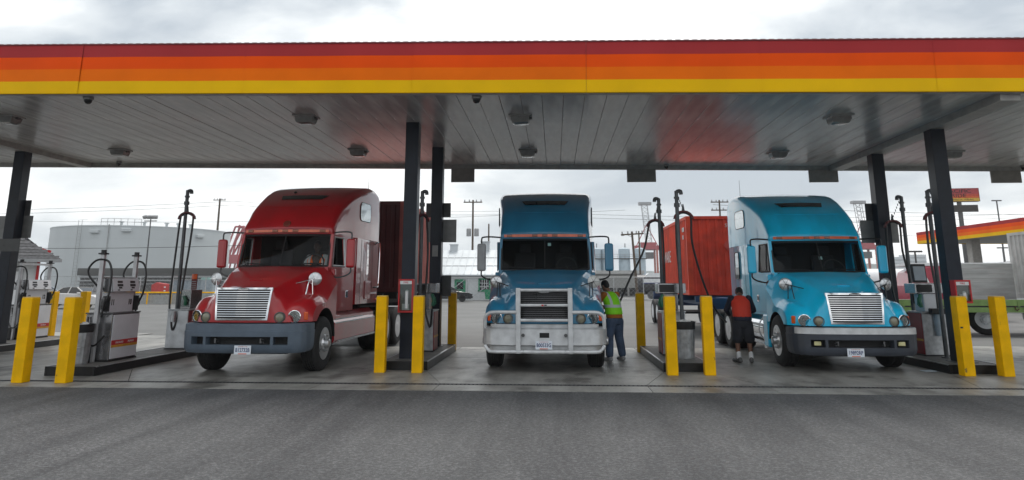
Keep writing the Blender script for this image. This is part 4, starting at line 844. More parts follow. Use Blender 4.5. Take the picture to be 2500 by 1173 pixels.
def diesel_pump(x, y, label, side, kind='head'):
    t = thing('diesel_dispenser', label, 'fuel pump', (x, y, .159), 0, 'slim diesel dispensers with red side panels'); s = side
    b = MB(); b.bx(-.25, .25, -.30, .30, .02, .88); b.build('cabinet', M_steel if kind != 'box' else mat('pale_steel', (.50, .52, .54), .35, .5, var=.2, scale=4), t, bevel=.012)
    b = MB(); b.bx(-.26, .26, -.31, .31, 0, .019); b.build('plinth', M_black, t)
    b = MB(); b.bx(s * .252, s * .266, -.28, .28, .03, .87); p = b.build('side_panel', mat('pump_maroon', (.26, .015, .02), .35, var=.12), t, bevel=.004)
    b = MB(); b.bx(s * .267, s * .270, -.28, .28, .30, .345); b.build('amber_stripe', mat('amber_band', (.62, .30, .02), .4), p)
    b = MB(); b.bx(-.265, .28 if s > 0 else .265, -.32, .32, .882, .91); b.build('tray', M_steel, t, bevel=.006)
    if kind == 'box':
        b = MB(); b.bx(.02, .27, -.28, .25, .912, 1.35); b.build('nozzle_box', M_pside, t, bevel=.008)
        b = MB(); b.bx(.04, .25, -.292, -.281, .95, 1.32); b.build('box_pane', M_clear, t)
        b = MB(); b.bx(.0, .13, .2, .23, 1.352, 1.72); sg = b.build('price_board', mat('board_maroon', (.16, .03, .03), .5), t)
        b = MB(); b.bx(.0, .13, .196, .1995, 1.60, 1.72); b.build('board_header', M_orange, sg)
        for i in range(4): b = MB(); b.bx(.01, .12, .197, .1995, 1.38 + i * .05, 1.40 + i * .05); b.build('board_line', M_grey, sg)
        b = MB(); b.tube([(.12, -.31, 1.2), (.18, -.33, 1.1), (.16, -.31, 1.0)], .04, n=8); b.build('nozzle', M_nozg, t, smooth=50)
        b = MB(); b.cyl((-.08, -.33, .62), (-.08, -.33, .86), .06); b.build('meter', M_steel, t, smooth=40)
    else:
        b = MB(); b.bx(-.13, .13, -.2, .2, .911, 1.28); b.build('neck', M_pwhite if s < 0 and kind == 'screen' else M_pside, t, bevel=.01)
        b = MB(); b.bx(-.30, .30, -.24, .24, 1.281, 1.50); hd = b.build('head', mat('head_stainless', (.45, .45, .46), .22, .85, var=.2, scale=3), t, bevel=.015)
        b = MB(); b.bx(-.27, .05, -.25, -.241, 1.31, 1.47); b.build('display', M_black, hd)
        b = MB(); b.tube([(s * .2, -.22, 1.25), (s * .25, -.27, 1.12), (s * .22, -.26, 1.0)], .04, n=8); b.tube([(s * .28, -.27, 1.2), (s * .3, -.28, 1.05), (s * .24, -.27, 1.0)], .012, n=6); b.build('nozzle', M_nozg, t, smooth=50)
        if kind == 'screen':
            b = MB(); b.box(-.12, -.1, 1.71, .30, .06, .40, rx=-.1); sc = b.build('card_terminal', M_black, t, bevel=.015)
            b = MB(); b.box(-.12, -.135, 1.71, .24, .008, .30, rx=-.1); b.build('screen', mat('terminal_screen', (.32, .36, .40), .2, var=.05), sc)
            b = MB(); b.cyl((.05, -.36, .42), (.05, -.36, .86), .075); b.bx(-.02, .12, -.34, -.3, .5, .8); b.build('towel_drum', mat('pale_blue', (.35, .42, .48), .4), t, smooth=40)
            b = MB(); b.bx(-.12, .2, -.46, -.31, .86, .98); b.build('squeegee_tray', M_black, t, bevel=.02)
    return t
diesel_pump(-8.83, 16.8, 'pale slim diesel dispenser with orange price board beside the red truck', 1, 'box')
diesel_pump(-3.0, 16.55, 'slim diesel dispenser with green nozzle between the two dark columns', 1)
diesel_pump(2.53, 16.05, 'slim diesel dispenser with maroon side behind the trash can bollard', -1)
diesel_pump(8.02, 16.2, 'diesel dispenser with card terminal screen beside the turquoise truck', -1, 'screen')
# ------------------------------------------------------------------ hose masts
M_mast = mat('mast_pipe', (.085, .09, .095), .35, .4, var=.25, scale=4); M_sad = mat('saddle_red', (.10, .012, .015), .5)
def mast(x, y, h, label, goose, sad, ang, strands, pr=.042):
    t = thing('hose_mast', label, 'hose mast', (x, y, .159), 0, 'tall hose masts on the pump islands'); h -= .159
    gx, gy = cos(goose), sin(goose)
    b = MB(); b.tube([(0, 0, .01), (0, 0, h * .5), (0, 0, h - .12), (0, 0, h - .02), (gx * .03, gy * .03, h + .02), (gx * .09, gy * .09, h + .02), (gx * .10, gy * .10, h - .05)], pr, n=10, sub=3); b.build('pipe', M_mast, t, smooth=50)
    b = MB(); b.cyl((0, 0, 0), (0, 0, .02), .1); b.build('base_flange', M_mast, t)
    b = MB(); b.cyl((0, 0, h - .32), (0, 0, h - .24), pr * 1.5); b.build('clamp', M_mast, t, smooth=40); b = MB(); b.cyl((0, 0, h - .14), (0, 0, h - .10), pr * 1.4); b.build('clamp', M_mast, t, smooth=40)
    sx, sy, sz = sad; sz -= .159; ca, sa = cos(ang), sin(ang)
    b = MB(); n = 9; ring = []
    for k in range(n):
        a = pi * k / (n - 1); r_ = .17
        cx_, cz_ = r_ * cos(a), r_ * sin(a) * .85
        ring.append([(sx + ca * cx_ * q + sa * o_, sy + sa * cx_ * q - ca * o_, sz + cz_ * q) for q, o_ in ((1.0, -.03), (1.28, -.03), (1.28, .03), (1.0, .03))])
    b.loft(ring); b.build('hose_saddle', M_sad, t, smooth=40)
    b = MB()
    for k in range(7): z = sz + .2 + (h - sz - .3) * k / 6; b.box(sx * (1 - k / 8), sy * (1 - k / 8), z, .014, .014, .05)
    b.cyl((sx, sy, sz + .17), (sx, sy, sz + .32), .035, .012, n=6); b.build('chain', M_dgrey, t, kind='stuff')
    for st in strands:
        b = MB(); b.tube([(px, py, pz - .159) for px, py, pz in st], .024, n=7, sub=6); b.build('hose', M_hose, t, smooth=50)
def sadhose(sx, sy, sz, ang, left, right):
    r_ = .16; arc = [(sx + cos(ang) * r_ * cos(a), sy + sin(ang) * r_ * cos(a), sz + r_ * sin(a) * .85) for a in (pi, pi * .75, pi * .5, pi * .25, 0)]
    return [list(reversed(left)) + arc + right]
mast(-8.93, 16.62, 3.85, 'tall hose mast on the long island beside the red truck', 0, (.05, -.02, 3.18), 0, sadhose(.05, -.02, 3.18, 0, [(-.13, -.05, 2.4), (-.16, -.06, 1.4), (-.12, -.1, 1.0)], [(.2, -.05, 2.6), (.14, -.08, 1.7), (.09, -.1, .9), (.02, -.14, .6), (-.04, -.12, .75), (-.05, -.1, 1.0)]))
mast(-3.04, 16.1, 3.72, 'tall hose mast between the two dark steel columns', .2, (.03, -.03, 3.05), R(65), sadhose(.03, -.03, 3.05, R(65), [(-.08, -.2, 2.3), (-.10, -.2, 1.5), (-.06, -.15, 1.0)], [(.14, .10, 2.3), (.12, .05, 1.6), (.1, 0, 1.2), (.25, -.05, .7), (.3, -.1, 1.1)]))
mast(2.66, 15.45, 3.6, 'tall hose mast rising behind the galvanised trash can', R(0), (.13, 0, 3.02), 0, sadhose(.13, 0, 3.02, 0, [(-.04, 0, 2.5), (.0, .05, 1.6), (.02, .1, 1.0)], [(.30, .05, 2.5), (.5, .2, 1.75), (.78, .5, 1.15), (1.2, 1.3, .8)]))
mast(2.5, 17.0, 3.62, 'tall hose mast with hose drawn to the man in lime vest', R(180), (-.10, 0, 2.98), 0, sadhose(-.10, 0, 2.98, 0, [(-.42, -.12, 2.4), (-.78, -.3, 1.75), (-1.12, -.5, 1.12), (-1.42, -.6, 1.0), (-1.75, -.55, 1.05)], [(.07, 0, 2.3), (.06, 0, 1.4), (.05, -.1, .9)]))
mast(8.0, 15.55, 3.58, 'tall hose mast beside the card terminal pump', R(0), (.06, -.02, 2.98), 0, sadhose(.06, -.02, 2.98, 0, [(-.12, -.03, 2.3), (-.10, -.08, 1.6), (-.12, -.12, 1.15)], [(.22, 0, 2.3), (.2, 0, 1.4), (.25, -.1, .7), (.15, -.15, .4), (.05, -.1, .6)]))
mast(8.28, 17.3, 3.66, 'hose mast standing against the rear column by the turquoise truck', R(180), (-.28, -.05, 2.95), 0, sadhose(-.28, -.05, 2.95, 0, [(-.47, -.06, 2.2), (-.45, -.06, 1.5), (-.4, -.1, 1.1)], [(-.1, 0, 2.4), (-.02, -.02, 1.8), (.0, -.1, 1.2)]))
# ------------------------------------------------------------------ trash cans
def trash(x, y, label):
    t = thing('trash_can', label, 'trash can', (x, y, .159), 0, 'galvanised trash cans on the islands')
    b = MB(); pr = []
    n = 40; rings = []
    for z, r_ in ((0, .185), (.02, .19), (.30, .205), (.31, .212), (.32, .206), (.60, .222)):
        rings.append([((r_ + (.004 if i % 2 else 0)) * cos(2 * pi * i / n), (r_ + (.004 if i % 2 else 0)) * sin(2 * pi * i / n), z) for i in range(n)])
    b.loft(rings); b.build('body', M_steel, t)
    b = MB(); b.lathe([(.228, .58), (.236, .60), (.24, .71), (.25, .72), (.25, .735), (.225, .735), (.21, .60)], n=32); b.build('rim', M_black, t, smooth=40)
    b = MB(); b.lathe([(.208, .66), (.001, .66)], n=24); b.build('liner', mat('bin_liner', (.03, .03, .03), .3), t)
    b = MB()
    for i in range(5): a = i * 1.3; b.box(.1 * cos(a), .1 * sin(a), .71 + .02 * (i % 2), .10, .07, .05, rz=a, rx=.5)
    b.build('litter', mat('litter_paper', (.6, .6, .58), .6), t)
trash(-9.08, 13.42, 'galvanised trash can with black rim beside pump 11'); trash(2.62, 15.12, 'galvanised trash can with black rim beside the hose mast and turquoise truck')
b = MB(); b.box(0, 0, .006, .26, .14, .012, rz=.3, rx=.06); o = b.build('litter_paper', mat('litter_blue', (.45, .52, .58), .6)); o.location = (7.15, 14.62, .002); tag(o, 'crumpled pale paper lying on the concrete beside the turquoise truck', 'litter')
# ================================================================== PEOPLE
def soft(mb, name, m, parent=None, vox=.014, it=5):
    o = mb.build(name, m, parent); o.data.shade_smooth()
    r = o.modifiers.new('remesh', 'REMESH'); r.mode = 'VOXEL'; r.voxel_size = vox; r.use_smooth_shade = True
    s = o.modifiers.new('smooth', 'SMOOTH'); s.iterations = it; s.factor = .5
    return o
M_skin = mat('skin', (.22, .115, .075), .55, var=.1); M_hair = mat('black_hair', (.008, .007, .007), .6, bump=.6, bscale=90)
def hand(b, w, d, s, up=(0, 0, 1)):
    w = Vector(w); d = Vector(d).normalized(); u = Vector(up); sd = d.cross(u).normalized(); u = sd.cross(d)
    b.cap(w, .028, w + d * .08, .034)
    for i, ln in enumerate((.062, .075, .07, .055)):
        p = w + d * .085 + sd * (.028 - .019 * i); q = p + d * ln * .55 - u * .01; b.cap(p, .010, q, .009, 6); b.cap(q, .009, q + d * ln * .3 - u * ln * .45, .008, 6)
    p = w + d * .03 + sd * s * .03; b.cap(p, .013, p + d * .04 + sd * s * .03 - u * .01, .011, 6); b.cap(p + d * .04 + sd * s * .03 - u * .01, .011, p + d * .07 + sd * s * .02 - u * .03, .009, 6)
def head(b, c, tilt):
    c = Vector(c); M = Matrix.Rotation(tilt, 3, 'X')
    def P_(x, y, z): return c + M @ Vector((x, y, z))
    e = MB(); e.ell((0, 0, .02), (.078, .098, .105), 14, 10); e.ell((0, .025, -.055), (.06, .07, .07)); e.ell((0, .10, -.015), (.014, .02, .022), 8, 6)
    for s in (-1, 1): e.ell((s * .08, -.005, -.01), (.012, .024, .034), 8, 6); e.ell((s * .032, .088, .012), (.016, .012, .01), 8, 6)
    e.ell((0, .088, -.055), (.028, .014, .010), 8, 6)
    b.add([c + M @ Vector(v) for v in e.v], e.f)
def hair(b, c, tilt):
    c = Vector(c); M = Matrix.Rotation(tilt, 3, 'X'); e = MB(); e.ell((0, -.012, .04), (.086, .10, .098), 14, 10); e.ell((0, -.045, -.01), (.076, .062, .075)); b.add([c + M @ Vector(v) for v in e.v], e.f)
def limb(b, pts, rad):
    for (p, r0), (q, r1) in zip(zip(pts, rad), list(zip(pts, rad))[1:]): b.cap(p, r0, q, r1)
def torso(b, rings, n=18):
    b.loft([[(cx_ + rx_ * cos(2 * pi * i / n), cy_ + ry_ * sin(2 * pi * i / n), z) for i in range(n)] for z, cx_, cy_, rx_, ry_ in rings])
def vest_mat(name, col, refl):
    m = bpy.data.materials.new(name); m.use_nodes = True; t = m.node_tree; n = t.nodes; l = t.links; bs = n['Principled BSDF']; bs.inputs['Roughness'].default_value = .7
    c = n.new('ShaderNodeTexCoord'); sp = n.new('ShaderNodeSeparateXYZ'); l.new(c.outputs['Object'], sp.inputs[0])
    def band(sock, mid, hw, ab=False):
        src = sock
        if ab: a = n.new('ShaderNodeMath'); a.operation = 'ABSOLUTE'; l.new(src, a.inputs[0]); src = a.outputs[0]
        k = n.new('ShaderNodeMath'); k.operation = 'COMPARE'; k.inputs[1].default_value = mid; k.inputs[2].default_value = hw; l.new(src, k.inputs[0]); return k
    z = n.new('ShaderNodeTexNoise'); z.inputs['Scale'].default_value = 9; l.new(c.outputs['Object'], z.inputs[0])
    r = n.new('ShaderNodeValToRGB'); r.color_ramp.elements[0].color = (*[x * .8 for x in col], 1); r.color_ramp.elements[1].color = (*[x * 1.1 for x in col], 1); l.new(z.outputs[0], r.inputs[0])
    last = r.outputs[0]
    if refl:
        b1 = band(sp.outputs[2], refl[0], .03); b2 = band(sp.outputs[0], refl[1], .026, True); gt = n.new('ShaderNodeMath'); gt.operation = 'GREATER_THAN'; gt.inputs[1].default_value = refl[0]; l.new(sp.outputs[2], gt.inputs[0])
        ml = n.new('ShaderNodeMath'); ml.operation = 'MULTIPLY'; l.new(b2.outputs[0], ml.inputs[0]); l.new(gt.outputs[0], ml.inputs[1])
        mxx = n.new('ShaderNodeMath'); mxx.operation = 'MAXIMUM'; l.new(b1.outputs[0], mxx.inputs[0]); l.new(ml.outputs[0], mxx.inputs[1])
        x = n.new('ShaderNodeMixRGB'); x.inputs[2].default_value = (.55, .57, .58, 1); l.new(mxx.outputs[0], x.inputs[0]); l.new(last, x.inputs[1]); last = x.outputs[0]
    l.new(last, bs.inputs['Base Color']); return m
def place(o, loc, rz): o.location = loc; o.rotation_euler = (0, 0, rz)
# man in lime vest (faces the blue truck, back to us)
b = MB(); hc = (-.03, .25, 1.60); head(b, hc, R(-32)); b.cap((0, .12, 1.40), .058, (-.02, .2, 1.53), .052)
b.cap((0, .03, .98), .11, (0, .10, 1.30), .10); limb(b, [(-.1, 0, .92), (-.14, .03, .5), (-.17, 0, .09)], (.085, .06, .045)); limb(b, [(.1, 0, .92), (.14, .03, .5), (.19, 0, .09)], (.085, .06, .045))
for s, e_, h_ in ((-1, (-.30, .30, 1.17), (-.22, .55, 1.18)), (1, (.27, .34, 1.15), (.06, .56, 1.12))):
    limb(b, [(s * .18, .12, 1.41), e_, h_], (.055, .045, .034)); hand(b, h_, (-.1 * s, 1, 0), -s)
man = soft(b, 'person', M_skin); tag(man, 'man in lime reflective vest and blue jeans leaning beside the blue truck', 'person'); place(man, (1.30, 16.12, 0), R(36))
b = MB(); hair(b, hc, R(-32)); soft(b, 'hair', M_hair, man, .012)
b = MB(); M_jean = mat('blue_denim', (.055, .085, .145), .85, var=.3, scale=5, bump=.5, bscale=25)
for s in (-1, 1): limb(b, [(s * .1, .0, .83), (s * .14, .03, .52), (s * .175 + (.01 if s > 0 else 0), -.01, .15)], (.13, .10, .088))
torso(b, [(.78, 0, 0, .175, .13), (.86, 0, 0, .185, .14), (.93, 0, 0, .165, .125)]); soft(b, 'jeans', M_jean, man)
b = MB(); M_osh = mat('rust_orange_shirt', (.36, .12, .015), .85, var=.15, scale=6)
torso(b, [(.91, 0, .0, .205, .16), (1.0, 0, .01, .195, .15), (1.15, 0, .04, .185, .14), (1.3, 0, .09, .20, .13), (1.38, 0, .12, .17, .09), (1.43, -.01, .15, .07, .06)])
for s, e_, h_ in ((-1, (-.30, .30, 1.17), (-.22, .54, 1.18)), (1, (.27, .34, 1.15), (.08, .54, 1.12))): limb(b, [(s * .18, .12, 1.40), e_, h_], (.08, .064, .046))
soft(b, 'shirt', M_osh, man)
b = MB(); torso(b, [(.985, 0, .01, .215, .165), (1.05, 0, .02, .212, .165), (1.15, 0, .04, .207, .16), (1.28, 0, .08, .222, .16), (1.38, 0, .115, .20, .135), (1.44, 0, .135, .15, .10), (1.475, -.01, .15, .095, .08)])
soft(b, 'vest', vest_mat('lime_vest', (.27, .80, .01), (1.165, .125)), man)
M_shoe = mat('grey_shoe', (.30, .30, .31), .6, var=.3, scale=20)
for s in (-1, 1):
    b = MB(); b.cap((s * .18, -.06, .045), .045, (s * .20, .14, .04), .04); b.cap((s * .18, -.05, .07), .045, (s * .185, .02, .07), .045); soft(b, 'shoe', M_shoe, man, .01, 3)
# man in red vest (bent over beside the turquoise truck)
b = MB(); hc = (.02, .40, 1.45); head(b, hc, R(-50)); b.cap((0, .2, 1.32), .058, (.01, .32, 1.42), .052)
b.cap((0, .04, .93), .10, (0, .2, 1.22), .10)
for s, kx, ax in ((-1, -.13, -.13), (1, .12, .12)): limb(b, [(s * .09, 0, .88), (kx, .04, .48), (ax, -.02, .09)], (.085, .058, .042))
for s, e_, h_ in ((-1, (-.29, .28, 1.08), (-.20, .50, .98)), (1, (.29, .30, 1.08), (.20, .52, 1.02))):
    limb(b, [(s * .18, .2, 1.33), e_, h_], (.055, .045, .034)); hand(b, h_, (-.3 * s, 1, -.2), -s)
man2 = soft(b, 'person', mat('brown_skin', (.16, .075, .045), .55, var=.1)); tag(man2, 'man in red vest and dark shorts bending beside the turquoise truck', 'person'); place(man2, (4.02, 15.9, 0), R(-6))
b = MB(); hair(b, hc, R(-50)); soft(b, 'hair', M_hair, man2, .012)
b = MB()
for s in (-1, 1): limb(b, [(s * .09, 0, .80), (s * .125, .03, .50)], (.125, .115))
torso(b, [(.74, 0, 0, .17, .13), (.84, 0, 0, .18, .14), (.93, 0, .01, .16, .125)]); soft(b, 'shorts', mat('charcoal_shorts', (.020, .022, .028), .9, var=.3, scale=8, bump=.4, bscale=30), man2)
b = MB(); torso(b, [(.87, 0, .0, .20, .16), (.97, 0, .03, .19, .15), (1.1, 0, .09, .18, .14), (1.22, 0, .15, .19, .13), (1.30, 0, .2, .165, .09), (1.36, .0, .24, .07, .06)])
for s, e_, h_ in ((-1, (-.29, .28, 1.08), (-.21, .48, .98)), (1, (.29, .30, 1.08), (.21, .50, 1.02))): limb(b, [(s * .18, .2, 1.33), e_, h_], (.078, .062, .044))
soft(b, 'shirt', mat('navy_shirt', (.012, .014, .028), .85, var=.2), man2)
b = MB(); torso(b, [(.95, 0, .03, .20, .16), (1.05, 0, .07, .20, .16), (1.18, 0, .13, .205, .16), (1.28, 0, .18, .20, .14), (1.35, 0, .215, .16, .105), (1.395, 0, .24, .09, .08)])
soft(b, 'vest', vest_mat('red_vest', (.62, .04, .016), None), man2)
for s, rz in ((-1, .55), (1, -.1)):
    ax = s * .125
    b = MB(); b.cap((ax, -.02, .10), .052, (ax, -.015, .20), .05); soft(b, 'sock', mat('white_sock', (.62, .62, .63), .9), man2, .01, 2)
    b = MB(); d = Vector((-sin(rz), cos(rz), 0)); c0 = Vector((ax, -.03, .045)); b.cap(c0 - d * .05, .044, c0 + d * .17, .04); b.cap(c0 - d * .03 + Vector((0, 0, .035)), .045, c0 + d * .05 + Vector((0, 0, .03)), .045); soft(b, 'shoe', mat('dark_grey_shoe', (.10, .10, .10), .6, var=.4, scale=25), man2, .01, 3)
# driver of the red truck (faces us)
b = MB(); hc = (0, .03, .70); head(b, hc, R(4)); b.cap((0, -.02, .50), .058, (0, .01, .62), .052); b.cap((0, -.02, .10), .13, (0, -.02, .42), .145)
for s in (-1, 1): limb(b, [(s * .1, 0, .08), (s * .14, .42, .10), (s * .14, .52, -.3)], (.085, .065, .05)); limb(b, [(s * .19, -.02, .46), (s * .28, .12, .20), (s * .17, .36, .28)], (.055, .045, .034)); hand(b, (s * .17, .36, .28), (0, 1, .1), -s)
drv = soft(b, 'person', mat('dark_skin', (.055, .032, .024), .5)); tag(drv, 'driver in orange vest sitting behind the red truck steering wheel', 'person'); place(drv, (-5.20, 15.40, 1.75), R(180))
b = MB(); hair(b, hc, 0); soft(b, 'hair', M_hair, drv, .012)
b = MB()
torso(b, [(.02, 0, -.03, .18, .12), (.2, 0, -.03, .18, .12), (.36, 0, -.03, .2, .12), (.46, 0, -.03, .15, .085), (.5, 0, -.02, .07, .06)])
for s in (-1, 1): limb(b, [(s * .18, -.02, .45), (s * .25, .06, .28)], (.082, .07))
soft(b, 'shirt', mat('white_tshirt', (.5, .55, .56), .85), drv)
b = MB()
for s in (-1, 1): b.cap((s * .125, -.02, .08), .14, (s * .13, -.02, .36), .135); b.cap((s * .13, -.03, .38), .11, (s * .14, -.04, .46), .08)
soft(b, 'vest', vest_mat('orange_vest', (.95, .16, .01), (.20, .15)), drv)
b = MB()
for s in (-1, 1): limb(b, [(s * .1, 0, .06), (s * .14, .42, .10), (s * .14, .52, -.25)], (.11, .09, .075))
soft(b, 'trousers', M_jean, drv)
# ================================================================== BACKGROUND
# storage tank
t = thing('storage_tank', 'large white cylindrical storage tank behind the fence', 'tank', (-56.3, 94.5, 0)); TR, TH = 11, 8.6
M_tank = mat('tank_white', (.50, .53, .54), .5, var=.05, scale=.25, stretch=(1, 1, .3), detail=6)
b = MB(); b.lathe([(TR, 0), (TR, TH)], n=96); b.build('shell', M_tank, t, smooth=40)
b = MB(); b.lathe([(TR + .05, TH - .05), (TR + .05, TH + .08), (TR - .05, TH + .1), (.01, TH + .55)], n=96); b.build('roof', M_tank, t, smooth=30)
M_tsteel = mat('tank_steel', (.35, .36, .36), .5)
for k in range(4): b = MB(); b.lathe([(TR + .012, 2.0 * k + 1.1), (TR + .018, 2.0 * k + 1.11), (TR + .012, 2.0 * k + 1.12)], n=96); b.build('weld_seam', M_tank, t)
def onT(ang, r, z): return (r * cos(ang), r * sin(ang), z)
for a, z in ((-1.55, 7.9), (-1.22, 8.1), (-.42, 7.7)):
    b = MB(); p = onT(a, TR + .12, z); b.box(*p, .5, 1.1, .4, rz=a); b.build('foam_chamber', M_tank, t, bevel=.06)
b = MB(); a = -1.4; b.tube([onT(a, TR + .12, TH + .2), onT(a, TR + .12, 4), onT(a, TR + .12, .2)], .06, n=6); b.build('downpipe', M_tsteel, t)
for a0 in (-1.05, -.8, -.66, -.5, -1.3): b = MB(); p = onT(a0, TR - .8, TH + .35); b.cyl((p[0], p[1], TH), (p[0], p[1], TH + .5 + random.random() * .3), .16, n=8); b.cyl((p[0], p[1], TH + .5), (p[0], p[1], TH + .62), .3, n=8); b.build('roof_vent', M_tank, t)
b = MB()
for k in range(7): a = -1.5 + k * .07; b.cyl(onT(a, TR - .1, TH), onT(a, TR - .1, TH + .9), .03, n=5)
for dz in (.5, .9): b.tube([onT(-1.5 + k * .07, TR - .1, TH + dz) for k in range(7)], .025, n=5)
b.build('guard_rail', M_tsteel, t)
b = MB()
for sx in (-.25, .25): b.tube([onT(-1.72 + sx / TR, TR + .3, .3), onT(-1.72 + sx / TR, TR + .3, TH + .7), onT(-1.72 + sx / TR, TR - .5, TH + .8)], .03, n=5)
for k in range(22): b.cyl(onT(-1.72 - .25 / TR, TR + .3, .4 + k * .38), onT(-1.72 + .25 / TR, TR + .3, .4 + k * .38), .018, n=4)
b.build('ladder', M_tsteel, t)
# gatehouse
M_shing = mat('grey_shingle', (.08, .08, .084), .85, var=.4, scale=9)
M_sid = mat('white_siding', (.62, .63, .63), .6, var=.06, scale=2)
t = thing('gatehouse', 'white gatehouse with grey shingle roof and red corner trim', 'building', (-25.45, 30.95, 0), R(37))
b = MB(); b.bx(-2.2, 1.75, 0, 4, 0, 2.75); b.build('wall', M_sid, t)
b = MB(); b.bx(1.70, 1.82, -.05, .07, 0, 2.75); b.build('corner_trim', M_redp, t)
b = MB(); b.bx(.35, 1.15, -.04, -.002, 0, 2.2); d = b.build('door', M_white, t, bevel=.01)
b = MB(); b.bx(.27, .35, -.06, -.003, 0, 2.3); b.bx(1.15, 1.23, -.06, -.003, 0, 2.3); b.bx(.27, 1.23, -.06, -.003, 2.2, 2.3); b.build('door_frame', M_grey, d)
b = MB(); b.cyl((1.05, -.1, 1.05), (1.05, -.04, 1.05), .03, n=8); b.build('door_handle', M_steel, d)
b = MB(); b.bx(-1.9, -.1, -.03, -.002, 1.0, 2.1); b.build('window', M_dglass, t)
rf = MB(); rf.add([(-3, -.7, 2.75), (2.65, -.7, 2.75), (2.65, 4.7, 2.75), (-3, 4.7, 2.75), (-.9, 1.4, 4.05), (.5, 1.4, 4.05), (.5, 2.6, 4.05), (-.9, 2.6, 4.05)], [(0, 1, 5, 4), (1, 2, 6, 5), (2, 3, 7, 6), (3, 0, 4, 7), (4, 5, 6, 7), (0, 3, 2, 1)]); ro = rf.build('roof', M_shing, t)
for i in range(9):   # shingle courses, each lapping the one below
    f = (i + .5) / 9; x0 = -3 + 2.1 * f; x1 = 2.65 - 2.15 * f
    b = MB(); b.box((x0 + x1) / 2, -.7 + 2.1 * f, 2.75 + 1.3 * f + .022, x1 - x0 - .02, .30, .02, rx=.50); b.build('shingle_course', M_shing if i % 2 else mat('dark_shingle', (.06, .06, .064), .85, var=.4, scale=9), ro)
b = MB(); b.bx(-3, 2.65, -.74, -.7, 2.62, 2.77); b.build('eave_board', M_grey, ro)
up = MB(); up.add([(-.6, 4.9, 3.2), (2.1, 4.9, 3.2), (2.1, 8, 3.2), (-.6, 8, 3.2), (.4, 4.9, 4.6), (.4, 8, 4.6)], [(0, 1, 4), (1, 2, 5, 4), (3, 0, 4, 5), (2, 3, 5)]); up.build('rear_roof', M_shing, t)
b = MB(); b.box(1.5, 4.85, 3.42, 1.5, .06, .26, ry=.25); b.build('rear_fascia', M_redp, t); b = MB(); b.bx(-.2, 1.7, 4.9, 8, 0, 3.2); b.build('rear_wall', M_sid, t)
# cars
def car(label, x, y, rz, m, group='cars parked beyond the station'):
    t = thing('parked_car', label, 'car', (x, y, 0), rz, group)
    prof = [(-2.3, .35), (-2.38, .55), (-2.32, .88), (-1.55, .98), (-.95, 1.02), (.85, .98), (2.0, .84), (2.32, .70), (2.36, .42), (2.25, .28), (-2.2, .28)]
    rings = []
    for yy, f in ((-.88, .90), (-.84, 1), (-.6, 1.01), (.6, 1.01), (.84, 1), (.88, .90)): rings.append([(px, yy, .62 + (pz - .62) * f) for px, pz in prof])
    b = MB(); b.loft(rings); b.build('body', m, t, smooth=35)
    gh = [(-1.65, .97), (-1.05, 1.36), (-.5, 1.43), (.25, 1.40), (1.15, .97)]
    b = MB(); b.loft([[(px, yy * (1 - .22 * (pz - .97) / .46), pz) for px, pz in gh] for yy in (-.80, .80)]); b.build('greenhouse', M_dglass, t, smooth=30)
    b = MB(); b.loft([[(px, yy * .62, pz + .012) for px, pz in gh[1:4]] + [(px, yy * .62, pz - .03) for px, pz in reversed(gh[1:4])] for yy in (-1, 1)]); b.build('roof', m, t, smooth=30)
    for s in (-1, 1):
        for ps in (gh[0:2], gh[3:5], [(-.35, .97), (-.30, 1.42)]): b = MB(); b.tube([(px, s * .805 * (1 - .22 * (pz - .97) / .46), pz) for px, pz in ps], .04, n=6); b.build('pillar', m, t)
        b = MB(); b.box(.75, s * .95, 1.02, .14, .2, .13); b.build('mirror', m, t, bevel=.03)
        b = MB(); b.box(2.24, s * .62, .66, .2, .36, .14, rz=-s * .15); b.build('headlight', M_clear, t)
        b = MB(); b.box(-2.33, s * .62, .76, .1, .36, .16); b.build('tail_light', M_redp, t)
        for wx_ in (-1.4, 1.42):
            b = MB(); b.lathe([(.2, -.1), (.31, -.11), (.33, -.08), (.33, .08), (.31, .11), (.2, .1)], axis='y', n=24); o = b.build('wheel', M_rubber, t, smooth=40); o.location = (wx_, s * .78, .33)
            b = MB(); b.lathe([(.205, s * .09), (.19, s * .10), (.08, s * .08), (.001, s * .09)], axis='y', n=16); b.build('rim', M_alu, o, smooth=40)
    for xx in (2.36, -2.37): b = MB(); b.box(xx, 0, .42, .08, 1.5, .2); b.build('bumper', m, t, bevel=.03)
    return t
M_cw = mat('car_white', (.62, .60, .58), .3, var=.03, coat=1); M_cs = mat('car_silver', (.36, .40, .45), .3, .5, var=.05, coat=1); M_ck = mat('car_black', (.015, .018, .022), .25, coat=1)
car('white sedan parked by the yellow bollards near the tank fence', -32.3, 47.5, R(-14), M_cw); car('silver car parked behind the white sedan', -40.8, 55.0, R(-25), M_cs); car('black car parked at the white building with green door', -10.1, 67.0, R(8), M_ck)
